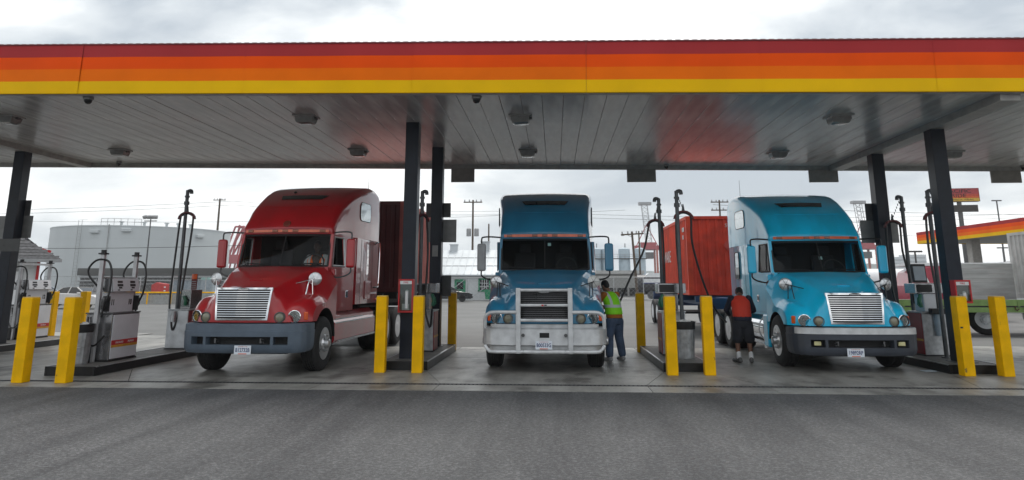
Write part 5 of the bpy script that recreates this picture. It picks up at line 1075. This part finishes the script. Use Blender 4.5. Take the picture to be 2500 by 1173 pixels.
# low grey shed, portable cabin, red box on the left
t = thing('grey_shed', 'long low grey shed below the white tank', 'building', (-45.6, 66.5, 0), R(0))
b = MB(); b.bx(0, 15, 0, 5, 0, 2.4); b.build('wall', mat('shed_grey', (.13, .13, .128), .7, var=.15, scale=1), t)
b = MB(); b.bx(-.2, 15.2, -.25, 5.2, 2.42, 3.1); b.build('roof', mat('shed_roof', (.11, .11, .108), .7, var=.2, scale=.6, stretch=(.2, 1, 1)), t)
b = MB(); b.bx(0, 15, -.12, -.02, 2.2, 2.38); b.build('gutter', M_grey, t)
for i in range(10): b = MB(); b.bx(.4 + i * 1.5, -.04 + .54 + i * 1.5, -.04, -.004, .1, 2.2); b.build('wall_batten', mat('batten', (.2, .2, .2), .7), t)
b = MB(); b.tube([(0, -.3, 1.9), (6, -.3, 1.95), (12, -.3, 1.9), (14.8, -.3, 1.92)], .07, n=6); b.tube([(0, -.3, 1.6), (8, -.3, 1.62), (14.8, -.3, 1.6)], .04, n=6); b.build('pipe_run', M_grey, t)
t = thing('portable_cabin', 'pale blue grey portable cabin behind the diesel dispenser', 'cabin', (-33.0, 63.3, 0))
b = MB(); b.bx(-1.6, 1.2, 0, 2.0, .1, 1.95); b.build('wall', mat('cabin_blue', (.25, .30, .34), .6), t); b = MB(); b.bx(-1.7, 1.3, -.1, 2.1, 1.952, 2.05); b.build('roof', M_grey, t); b = MB(); b.bx(-.2, .5, -.03, -.002, .12, 1.8); b.build('door', mat('cabin_door', (.30, .35, .39), .6), t)
t = thing('portable_toilet', 'pale green topped portable toilet beside the cabin', 'toilet', (-31.3, 63.0, 0))
b = MB(); b.bx(-.55, .55, 0, 1.1, 0, 2.0); b.build('walls', mat('toilet_wall', (.33, .38, .41), .6), t, bevel=.03); b = MB(); b.prism([(-.6, 2.0), (.6, 2.0), (.5, 2.2), (-.5, 2.2)], -.03, 1.13, 'xz'); b.build('roof', mat('toilet_roof', (.30, .48, .45), .6), t); b = MB(); b.bx(-.4, .4, -.02, -.002, .1, 1.85); b.build('door', mat('cabin_door', (.30, .35, .39), .6), t)
t = thing('hydrant_box', 'red fire monitor box on a stand behind the yellow rail', 'box', (-34.45, 61.0, 0)); b = MB(); b.prism([(-.65, .85), (.65, .85), (.65, 1.62), (-.25, 1.75), (-.65, 1.55)], -.3, .3, 'xz'); b.build('box', mat('fire_red', (.45, .05, .05), .5), t, bevel=.03); b = MB(); b.cyl((0, 0, 0), (0, 0, .85), .09, n=8); b.build('stand', M_dgrey, t); b = MB(); b.bx(.5, .66, -.32, -.302, 1.0, 1.1); b.bx(.5, .66, -.32, -.302, 1.3, 1.4); b.build('label_plate', M_white, t)
t = thing('fire_hydrant', 'small red fire hydrant beside the red monitor box', 'hydrant', (-35.6, 61.0, 0)); b = MB(); b.lathe([(.2, 0), (.2, .06), (.13, .08), (.13, .6), (.17, .62), (.15, .72), (.06, .8), (.05, .86), (.001, .86)], n=14); b.build('barrel', mat('fire_red', (.45, .05, .05)), t, smooth=40); b = MB(); b.cyl((-.25, 0, .45), (.25, 0, .45), .07, n=8); b.build('outlets', mat('fire_red', (.45, .05, .05)), t)
# fences
def fence(label, x0, x1, y, h, step=3.0, brace=False):
    t = thing('chain_link_fence', label, 'fence', (x0, y, 0), 0, 'chain link fences along the yard'); Lx = x1 - x0; k = 0; xx = 0
    while xx <= Lx + .01:
        b = MB(); b.cyl((xx, 0, 0), (xx, 0, h), .045, n=6); b.build('post', M_steel, t); xx += step
    for z in (.08, h): b = MB(); b.cyl((0, 0, z), (Lx, 0, z), .03, n=6); b.build('rail', M_steel, t)
    b = MB(); n_ = int(Lx / .45)
    for i in range(n_):
        for s in (-1, 1):
            xa = i * .45; xb = xa + s * h
            if 0 <= xb <= Lx: b.cyl((xa, 0, .08), (xb, 0, h), .006, n=3, caps=False)
    b.build('wire_mesh', M_steel, t, kind='stuff')
    if brace:
        for xa in range(0, int(Lx) - 2, 3): b = MB(); b.cyl((xa + .1, .05, .1), (xa + 2.8, .05, h - .1), .03, n=5); b.build('brace', M_steel, t)
fence('chain link fence in front of the long low grey shed', -46, -28, 62.2, 2.3); fence('chain link fence with diagonal braces before the white building', -14.5, -1, 69.8, 2.2, 3, True); fence('chain link fence in front of the grey rail shed', 3.0, 19, 74, 2.3)
t = thing('yellow_guard_rail', 'yellow pipe guard rail in front of the grey shed', 'guard rail', (-37.5, 57.5, 0))
for i in range(6): b = MB(); b.cyl((i * 2.0, 0, 0), (i * 2.0, 0, .9), .06, n=8); b.build('post', M_yellow, t)
b = MB(); b.cyl((-.2, 0, .93), (10.4, 0, .93), .06, n=8); b.build('rail', M_yellow, t, smooth=40)
b = MB(); b.bx(-1, 11.4, .3, .42, 0, .75); b.build('concrete_barrier', mat('barrier_grey', (.35, .36, .36), .8), t)
# poles
def flood_pole(x, y, h, label):
    t = thing('floodlight_pole', label, 'light pole', (x, y, 0)); b = MB(); b.cyl((0, 0, 0), (0, 0, h), .09, .05, n=8); b.build('pole', M_dgrey, t)
    b = MB(); b.bx(-.6, .6, -.05, .05, h - .35, h - .27); b.build('crossbar', M_dgrey, t)
    for k, s in enumerate((-1, -.3, .4, 1)): b = MB(); b.box(s * .52, -.1, h + .05, .34, .3, .32, rx=.5, rz=.3 * s); b.build('floodlight', M_grey, t, bevel=.04)
flood_pole(-38.0, 64.5, 7.75, 'thin floodlight pole in front of the white tank')
def upole(x, y, h, label, arms=1, cans=0, r=.16):
    t = thing('utility_pole', label, 'utility pole', (x, y, 0), 0, 'wooden utility poles along the yard'); b = MB(); b.cyl((0, 0, 0), (0, 0, h), r, r * .7, n=10); b.build('pole', M_wood, t, smooth=40)
    for k in range(arms):
        z = h - .3 - k * 1.1; b = MB(); b.bx(-1.2, 1.2, -.22, -.1, z - .07, z + .07); a = b.build('crossarm', M_wood, t)
        for s in (-1.05, -.45, .45, 1.05): b = MB(); b.lathe([(.05, z + .07), (.09, z + .14), (.05, z + .2), (.09, z + .27), (.04, z + .34)], (s, -.16, 0), n=8); b.build('insulator', M_grey, a)
    for k in range(cans): s = (-1, 1)[k % 2]; b = MB(); b.lathe([(.28, 0), (.3, .05), (.3, .9), (.2, 1.0), (.001, 1.02)], (s * .5, -.1, h * .62), n=12); b.build('transformer', M_grey, t, smooth=40)
    return t
upole(-63.4, 130, 17.5, 'utility pole with crossarm rising behind the white tank', 1, 0, .25); upole(-10.4, 90, 12.2, 'utility pole with two transformers behind the white building', 1, 2); upole(-10.2, 110, 10.8, 'bare thin pole behind the white building roof', 0)
upole(8.6, 76, 7.1, 'leaning wooden pole with small lamp before the grey silos', 1); upole(9.9, 84, 7.7, 'thin dark pole beside the leaning lamp pole', 0, 0, .12); upole(22.65, 98, 12.9, 'utility pole behind the red container and turquoise truck', 2)
b = MB(); b.tube([(0, 0, 0), (-.5, -.1, .25), (-.9, -.1, .3)], .03, n=5); b.box(-1.0, -.1, .28, .3, .2, .2); o = b.build('lamp_arm', M_grey, [q for q in bpy.data.objects if q.get('label', '').startswith('leaning wooden')][0]); o.location = (0, 0, 6.5)
[q for q in bpy.data.objects if q.get('label', '').startswith('leaning wooden')][0].rotation_euler = (0, R(-3), 0)
def thin(x, y, h, label, r=.07):
    t = thing('light_mast', label, 'pole', (x, y, 0), 0, 'thin masts in the far yard'); b = MB(); b.cyl((0, 0, 0), (0, 0, h), r, r * .7, n=6); b.build('mast', M_dgrey, t)
    b = MB(); b.bx(-.5, .5, -.08, .08, h, h + .12); b.build('lamp_head', M_dgrey, t)
thin(26.4, 54, 3.9, 'short dark mast beside the pale distant tower', .09); thin(48.4, 80, 10.5, 'tall thin mast above the second canopy', .1); thin(44.7, 74, 5.1, 'thin mast under the second canopy with small lamp', .07)
# white building with green trim
t = thing('white_building', 'white metal roofed building with green trimmed door and windows', 'building', (-14.0, 73.0, 0))
M_wb = mat('white_clapboard', (.55, .57, .58), .6, var=.06); M_gr = mat('green_trim', (.01, .22, .10), .5); M_mr = mat('white_metal_roof', (.50, .53, .55), .45, .2, var=.08, scale=.6)
b = MB(); b.bx(0, 14, 0, 9, 0, 2.6); b.build('wall', M_wb, t)
b = MB(); b.prism([(-.4, 2.55), (4.6, 5.25), (9.4, 2.65), (9.4, 2.45), (4.6, 5.05), (-.4, 2.42)], -.4, 14.4, 'yz'); ro = b.build('roof', M_mr, t)
for i in range(21): b = MB(); b.box(-.3 + i * .72, 2.1, 3.955, .05, 5.6, .05, rx=math.atan2(2.7, 5.0)); b.build('roof_seam', M_mr, ro)
for zf in (.33, .66): b = MB(); b.box(7, -.4 + 5 * zf, 2.60 + 2.7 * zf, 14.6, .05, .03, rx=.49); b.build('sheet_lap', M_grey, ro)
for xx, w_, h_, z in ((.9, .5, .5, 5.3), (2.6, .8, .5, 5.3), (6.0, .9, .8, 5.3), (10.8, 1.6, .6, 5.3)): b = MB(); b.bx(xx, xx + w_, 4.3, 4.9, z - .3, z + h_); b.bx(xx - .08, xx + w_ + .08, 4.2, 5.0, z + h_, z + h_ + .08); b.build('roof_vent', M_mr, ro)
b = MB(); b.cyl((3.0, -.25, .1), (3.0, -.25, 2.5), .1, n=8); b.build('downpipe', M_mr, t)
def gwin(x, w_, z0, z1, door=False):
    b = MB(); b.bx(x, x + w_, -.04, -.004, z0, z1); q = b.build('door' if door else 'window', mat('green_door', (.02, .20, .11), .5) if door else M_dglass, t)
    b = MB()
    for a in ((x - .14, x, z0 - .1, z1 + .14), (x + w_, x + w_ + .14, z0 - .1, z1 + .14), (x - .14, x + w_ + .14, z1, z1 + .14)) + (() if door else ((x - .2, x + w_ + .2, z0 - .14, z0),)): b.bx(a[0], a[1], -.08, -.005, a[2], a[3])
    b.build('frame', M_gr, q)
    if not door:
        b = MB()
        for k in range(1, 4): b.bx(x + w_ * k / 4 - .02, x + w_ * k / 4 + .02, -.06, -.042, z0, z1)
        for k in range(1, 3): b.bx(x, x + w_, -.06, -.043, z0 + (z1 - z0) * k / 3 - .02, z0 + (z1 - z0) * k / 3 + .02)
        b.build('muntins', M_white, q)
    else: b = MB(); b.bx(x + .1, x + w_ - .1, -.06, -.042, 1.1, 1.8); b.build('door_pane', M_dglass, q)
gwin(3.9, .85, .1, 1.95, True); gwin(6.35, .95, 1.0, 2.05); gwin(8.6, .95, 1.0, 2.05); gwin(11.2, .95, 1.0, 2.05)
t = thing('green_dumpster', 'green waste container at the gate beside the blue truck', 'dumpster', (-6.0, 71.0, 0)); b = MB(); b.prism([(-.8, .15), (.8, .15), (.95, 1.1), (-.95, 1.1)], -.6, .6, 'xz'); b.build('bin', M_gr, t); b = MB(); b.bx(-.97, .97, -.63, .63, 1.102, 1.16); b.build('lid', M_dgrey, t)
# silos, rail shed, tank car
t0 = None
M_silo = mat('silo_pale_blue', (.42, .50, .55), .5, .2, var=.06, scale=1)
for k, px in enumerate((8.6, 11.0, 14.5, 17.7)):
    if t0 is None:
        t0 = thing('silo', 'pale blue grey steel silo standing in a row behind the rail shed', 'silo', (px, 150, 0), 0, 'row of pale steel silos'); b = MB(); b.lathe([(1.2, 0), (1.2, 8.6), (1.15, 8.75), (.001, 9.1)], n=24); b.build('shell', M_silo, t0, smooth=40)
        b = MB(); b.lathe([(1.22, 2), (1.24, 2.05), (1.22, 2.1)], n=24); b.build('band', M_silo, t0); b = MB(); b.lathe([(1.22, 5), (1.24, 5.05), (1.22, 5.1)], n=24); b.build('band', M_silo, t0); b = MB(); b.cyl((.2, 0, 9), (.2, 0, 9.9), .12, n=6); b.build('vent', M_grey, t0)
    else: dup(t0, t0['label'], (px, 150, 0))
t = thing('silo_catwalk', 'thin dark catwalk joining the pale silos', 'catwalk', (7, 148.6, 6.6)); b = MB(); b.bx(0, 12, 0, .3, 0, .2); b.build('deck', M_dgrey, t)
b = MB()
for z in (.6, 1.0): b.cyl((0, .1, z), (12, .1, z), .03, n=5)
for k in range(9): b.cyl((k * 1.5, .1, .2), (k * 1.5, .1, 1.0), .03, n=5)
b.build('railing', M_grey, t)
t = thing('rail_shed', 'long pale grey shed with dark doors below the silos', 'building', (3.2, 95, 0)); b = MB(); b.bx(0, 8.3, 0, 6, 0, 2.9); b.build('wall', mat('railshed', (.27, .27, .26), .7, var=.1), t); b = MB(); b.bx(-.2, 8.5, -.3, 6.2, 2.902, 3.35); b.build('roof', mat('railshed_roof', (.42, .42, .41), .6), t)
for k in range(5): b = MB(); b.bx(.3 + k * 1.55, 1.6 + k * 1.55, -.04, -.004, .1, 1.1); b.build('door', M_dark, t)
t = thing('tank_car', 'dark tank car with white top and blue signs behind the yard fence', 'tank car', (14.4, 78, 0)); b = MB(); b.cyl((-5.6, 0, 1.55), (5.6, 0, 1.55), 1.05, n=24); b.build('tank', mat('tankcar_dark', (.045, .045, .05), .4), t, smooth=40)
b = MB(); b.prism([(-4.9, 2.35), (5.2, 2.35), (4.9, 2.75), (-4.4, 2.75)], -.8, .8, 'xz'); b.build('top_cover', M_white, t)
for k in range(4): b = MB(); b.bx(-5.1 + k * 2.5, -3.0 + k * 2.5, -1.14, -1.08, 1.75, 2.15); s_ = b.build('sign_board', M_white, t); b = MB(); b.bx(-5.15 + k * 2.5, -2.95 + k * 2.5, -1.12, -1.07, 1.68, 1.745); b.build('sign_border', mat('sign_blue', (.03, .06, .25), .5), s_)
for xx in (-4.2, -2.8, 2.8, 4.2): b = MB(); b.cyl((xx, -.8, .45), (xx, -.6, .45), .42, n=16); b.build('wheel', M_dgrey, t)
t = thing('stacked_container', 'dark red container stacked beyond the tank car', 'container', (19.4, 112, 0)); b = MB(); b.bx(-2.4, 5.5, 0, 2.4, 0, 4.1); b.build('box', mat('far_maroon', (.11, .02, .02), .6), t)
for k in range(12): b = MB(); b.bx(-2.2 + k * .62, -2.0 + k * .62, -.05, -.002, .1, 4.0); b.build('rib', mat('far_maroon', (.11, .02, .02)), t)
# harbour cranes
M_cr = mat('crane_red', (.35, .03, .04), .5, var=.1); M_cgr = mat('crane_grey', (.30, .30, .31), .5)
def crane(x, y, label, s=1.0, boom=True):
    t = thing('harbour_crane', label, 'crane', (x, y, 0), 0, 'red harbour cranes on the skyline')
    for sx in (-4.6, 4.6):
        for sy in (-5, 5): b = MB(); b.bx(sx * s - .5, sx * s + .5, sy - .5, sy + .5, 0, 20 * s); b.build('leg', mat('crane_orange', (.40, .09, .05), .5), t)
    b = MB(); b.bx(-7.5 * s, 7.5 * s, -5.5, 5.5, 20 * s, 22.2 * s); b.build('portal_beam', M_cr, t)
    b = MB(); b.bx(-4 * s, 4.5 * s, -4, 4, 22.3 * s, 24 * s); b.build('machine_deck', M_cr, t)
    b = MB(); b.bx(-2.5 * s, 3 * s, -3, 3, 15.2 * s, 18.6 * s); b.build('trolley', M_dgrey, t)
    if boom:
        b = MB(); n_ = 9; z0, z1 = 24 * s, 45 * s
        for sx in (-1.6, 1.6):
            for sy in (-1.4, 1.4): b.cyl((sx * s + 1, sy, z0), (sx * s - .8, sy, z1), .16, n=4)
        for k in range(n_):
            za = z0 + (z1 - z0) * k / n_; zb = z0 + (z1 - z0) * (k + 1) / n_; xo = 1 - 1.8 * k / n_
            b.cyl((-1.6 * s + xo, -1.4, za), (1.6 * s + xo, -1.4, zb), .12, n=4); b.cyl((-1.6 * s + xo, -1.4, za), (1.6 * s + xo, -1.4, za), .12, n=4); b.cyl((1.6 * s + xo, 1.4, za), (-1.6 * s + xo, 1.4, zb), .12, n=4)
        b.build('boom', M_cgr, t); b = MB(); b.bx(-4 * s, 3 * s, -2, 2, z1, z1 + 1.5); b.build('boom_head', M_cgr, t)
    b = MB()
    for sx in (-6, 6): b.cyl((sx * s, 0, 22 * s), (0, 0, (34 if boom else 42) * s), .25, n=5)
    b.build('stay', M_cr, t); return t
crane(51.5, 400, 'red harbour crane with raised lattice boom beyond the silos'); crane(168.5, 400, 'red harbour crane with raised boom beside the turquoise truck mirror')
t = thing('harbour_crane', 'red A frame harbour crane peeking between the white tank and red truck', 'crane', (-185.5, 400, 0), 0, 'red harbour cranes on the skyline')
b = MB()
for a, c_ in (((-9, 0), (1, 32)), ((-2, 0), (3.5, 33)), ((8, 0), (5.5, 32)), ((-9, 14), (9, 12)), ((1, 32), (6, 32)), ((-4, 12), (6, 32)), ((10, 14), (6, 32))): b.cyl((a[0], 0, a[1] + 2), (c_[0], 0, c_[1] + 2), .55, n=5); b.cyl((a[0], 6, a[1] + 2), (c_[0], 6, c_[1] + 2), .55, n=5)
b.build('frame', M_cr, t); b = MB(); b.bx(-4, 14, -1, 7, 13, 18); b.build('machine_house', M_cr, t)
t = thing('pale_warehouse', 'pale warehouse block beyond the white tank', 'building', (-84, 230, 0)); b = MB(); b.bx(-14, 8, 0, 20, 0, 10); b.build('wall', M_tank, t); b = MB(); b.bx(-14.5, 8.5, -.5, 20.5, 10.02, 10.5); b.build('roof', M_grey, t)
# second canopy with sign
t = thing('second_canopy', 'second striped fuel canopy beyond the green trailer', 'canopy', (27.14, 55, 4.55)); t.rotation_euler = (0, 0, R(-90))
for i in range(6): b = MB(); b.bx(i * 3, i * 3 + 2.985, 0, .06, 0, .86); b.build('fascia_panel', M_stripe, t)
for i in range(4): b = MB(); b.bx(-.06, 0, .05 + i * 2.4, .05 + i * 2.4 + 2.385, 0, .86); b.build('fascia_panel', M_stripe, t)
b = MB(); b.bx(.02, 18, .08, 9.6, .04, .80); b.build('soffit', mat('soffit_grey', (.33, .32, .30), .5), t)
for xx, yy in ((4.3, 1.6), (12, 1.6)): b = MB(); b.bx(xx - .3, xx + .3, yy - .3, yy + .3, -4.6, .03); b.build('column', mat('canopy_beige', (.45, .43, .40), .6), t)
b = MB(); b.bx(7, 8, 4, 4.6, -.06, .03); b.build('light', M_grey, t)
t = thing('pole_sign', 'PACIFIC PRIDE pole sign with red, orange and yellow bands', 'sign', (34.5, 62, .64), R(-6)); t.scale = (.9, .9, .9)
b = MB(); b.cyl((0, .2, -.8), (0, .2, 8.7), .2, n=12); b.build('pole', mat('sign_pole', (.10, .10, .10), .5), t, smooth=40)
b = MB(); b.bx(-1.72, 1.72, -.1, .5, 8.72, 9.98); b.build('cabinet', mat('sign_cabinet', (.08, .04, .03), .5), t)
for z0, z1, c_, nm in ((9.42, 9.95, (.36, .045, .05), 'sign_crimson'), (9.22, 9.419, (.48, .06, .03), 'sign_red'), (9.04, 9.219, (.58, .10, .02), 'sign_orange'), (8.75, 9.039, (.60, .38, .05), 'sign_yellow')): b = MB(); b.bx(-1.68, 1.68, -.112, -.101, z0, z1); b.build('sign_band', mat(nm, c_, .4), t)
M_sl = mat('sign_black', (.012, .01, .012), .5)
text('sign_lettering', 'PACIFIC', .47, M_sl, t, (-.1, -.115, 9.69), (R(90), 0, 0), .004, sx=1.35, bold=.004); text('sign_lettering', 'PRIDE', .47, M_sl, t, (-.25, -.115, 9.26), (R(90), 0, 0), .004, sx=1.35, bold=.004); text('sign_lettering', 'COMMERCIAL  FUELING', .2, M_sl, t, (.05, -.115, 8.89), (R(90), 0, 0), .004, sx=1.05)
b = MB(); b.bx(-1.1, 1.5, -.02, .1, 7.75, 8.40); b.build('lower_board', mat('lower_board', (.06, .055, .05), .6), t)
# red and white truck behind the right pump
t = thing('delivery_truck', 'red truck with white stripes parked behind the card terminal pump', 'truck', (18.9, 35.5, 0), R(-6)); M_rt = mat('delivery_red', (.38, .03, .06), .35, coat=1)
b = MB(); b.prism([(-2.2, .75), (-2.2, 1.55), (-2.0, 2.2), (-1.5, 2.45), (1.9, 2.45), (1.9, .75)], -1.1, 1.1, 'xz'); b.build('cab', M_rt, t, bevel=.08)
for k, (z, h_) in enumerate(((1.62, .06), (1.48, .05), (1.34, .05))): b = MB(); b.bx(-2.15, 1.88, -1.125, -1.102, z, z + h_); b.build('stripe', M_white, t)
for k in range(2): b = MB(); b.slab([(-1.9 + k * .35, -1.103, 1.7), (-1.75 + k * .35, -1.103, 1.7), (-2.0 + k * .35, -1.103, 2.35), (-2.1 + k * .35, -1.103, 2.35)], (0, -1, 0), .02); b.build('stripe', M_white, t)
b = MB(); b.bx(.2, 1.3, -1.12, -1.102, 1.75, 2.3); b.build('window', M_dglass, t); b = MB(); b.bx(-2.3, 1.9, -1.05, 1.05, 2.47, 2.6); b.build('roof', M_white, t)
for xx in (-1.2, 1.3): wheel(t, xx, -.9, -1).rotation_euler = (0, 0, R(90))
t = thing('tanker_trailer', 'white tanker trailer parked behind the red striped truck', 'tanker', (17.0, 42, 0), R(-4)); b = MB(); b.cyl((-6, 0, 1.68), (4, 0, 1.68), .8, n=28); b.build('tank', M_white, t, smooth=40)
for xx in (-5, -3.7, 3): wheel(t, xx, -.9, -1).rotation_euler = (0, 0, R(90))
b = MB(); b.bx(-6, 4, -.4, .4, .75, 1.05); b.build('frame', M_dgrey, t)
# low sheds right
t = thing('low_shed', 'white low roofed shed under the second canopy', 'building', (41, 66, 0)); b = MB(); b.bx(0, 14, 0, 8, 0, 3.0); b.build('wall', M_sid, t); b = MB(); b.prism([(-.3, 2.98), (7, 4.0), (14.3, 2.98), (14.3, 3.2), (7, 4.25), (-.3, 3.2)], -.3, 8.3, 'xz'); b.build('roof', M_grey, t)
# far hill, tower blocks, tree line
def hill(name, x0, x1, y, prof, m):
    b = MB(); n_ = 90; v = []
    f = lambda u: lerp(prof, u)
    front = [(x0 + (x1 - x0) * i / n_, y - 60 * (0), 0) for i in range(n_ + 1)]
    top = [(x0 + (x1 - x0) * i / n_, y + 160, f(i / n_) + random.uniform(-1.5, 1.5)) for i in range(n_ + 1)]; bk = [(x0 + (x1 - x0) * i / n_, y + 500, 0) for i in range(n_ + 1)]
    b.loft([front, [((p[0] + q[0]) / 2, (p[1] + q[1]) / 2 - 30, q[2] * .62) for p, q in zip(front, top)], top, bk], cap=False, closed=False); return struct(b.build(name, m, smooth=60))
M_hill = mat('wooded_hill', (.035, .05, .04), .9, var=.4, scale=.02)
hill('hills', 300, 1400, 1350, [(0, 6), (.15, 34), (.28, 42), (.4, 40), (.6, 30), (.8, 20), (1, 5)], M_hill)
hill('hills', -400, 500, 1500, [(0, 4), (.3, 18), (.5, 26), (.7, 30), (.85, 22), (1, 6)], M_hill)
for x, w_, d_, h_, lb in ((652, 34, 30, 53, 'pale stepped hospital block on the far hill'), (623, 26, 30, 49, 'lower pale block beside the tower on the far hill')):
    t = thing('tower_block', lb, 'building', (x, 1330, 0)); b = MB(); b.bx(-w_ / 2, w_ / 2, 0, d_, 0, h_); b.build('wall', mat('far_tower', (.33, .36, .38), .7), t)
    for k in range(4): b = MB(); b.bx(-w_ / 2 + 2, w_ / 2 - 2, -.4, -.1, h_ - 7 - k * 7, h_ - 4 - k * 7); b.build('window_band', mat('far_glass', (.12, .14, .16), .4), t)
# overhead wires
def wire(label, pts, r=.02):
    b = MB(); q = []
    for (a, c_) in zip(pts, pts[1:]):
        for k in range(12): u = k / 12; sag = 4 * u * (1 - u) * (Vector(c_) - Vector(a)).length * .012; p = Vector(a).lerp(Vector(c_), u); q.append((p.x, p.y, p.z - sag))
    q.append(pts[-1]); b.tube(q, r, n=4); o = b.build('overhead_wire', mat('wire_black', (.03, .03, .03), .6)); return tag(o, label, 'wire', 'overhead wires across the sky')
for k, (z, y, lb) in enumerate(((17.0, 130, 'upper power line on the pole behind the white tank'), (16.3, 130.3, 'lower power line of the pair on the pole behind the white tank'))): wire(lb, [(-190, y, z), (-60.8, y, z), (-10, y + 12, z - 1), (120, y + 20, z - .5), (260, y + 10, z + 2)], .035)
wire('single thin wire crossing in front of the white tank', [(-80, 70, 5.9), (-20, 72, 6.0)], .03); wire('thin wire sagging above the white tank', [(-120, 100, 12.2), (10, 100, 11.8)], .022)
for k in range(3): wire(('highest', 'middle', 'lowest')[k] + ' of three thin lines strung behind the PACIFIC PRIDE sign', [(20, 90, 11.4 - k * 1.5), (110, 95, 10.8 - k * 1.3)], .025)
# haze: even thin air around the whole place
hz = MB(); hz.bx(-1750, 1750, -70, 2150, -1, 62)
hm = bpy.data.materials.new('haze'); hm.use_nodes = True; n = hm.node_tree.nodes; l = hm.node_tree.links; n.clear()
ho = n.new('ShaderNodeOutputMaterial'); pv = n.new('ShaderNodeVolumePrincipled'); pv.inputs['Color'].default_value = (.93, .965, 1, 1); pv.inputs['Density'].default_value = .0003; pv.inputs['Anisotropy'].default_value = 0
l.new(pv.outputs[0], ho.inputs['Volume'])
hb = hz.build('haze', hm, kind='stuff'); hb['label'] = 'thin even haze of damp air over the yard and far hills'
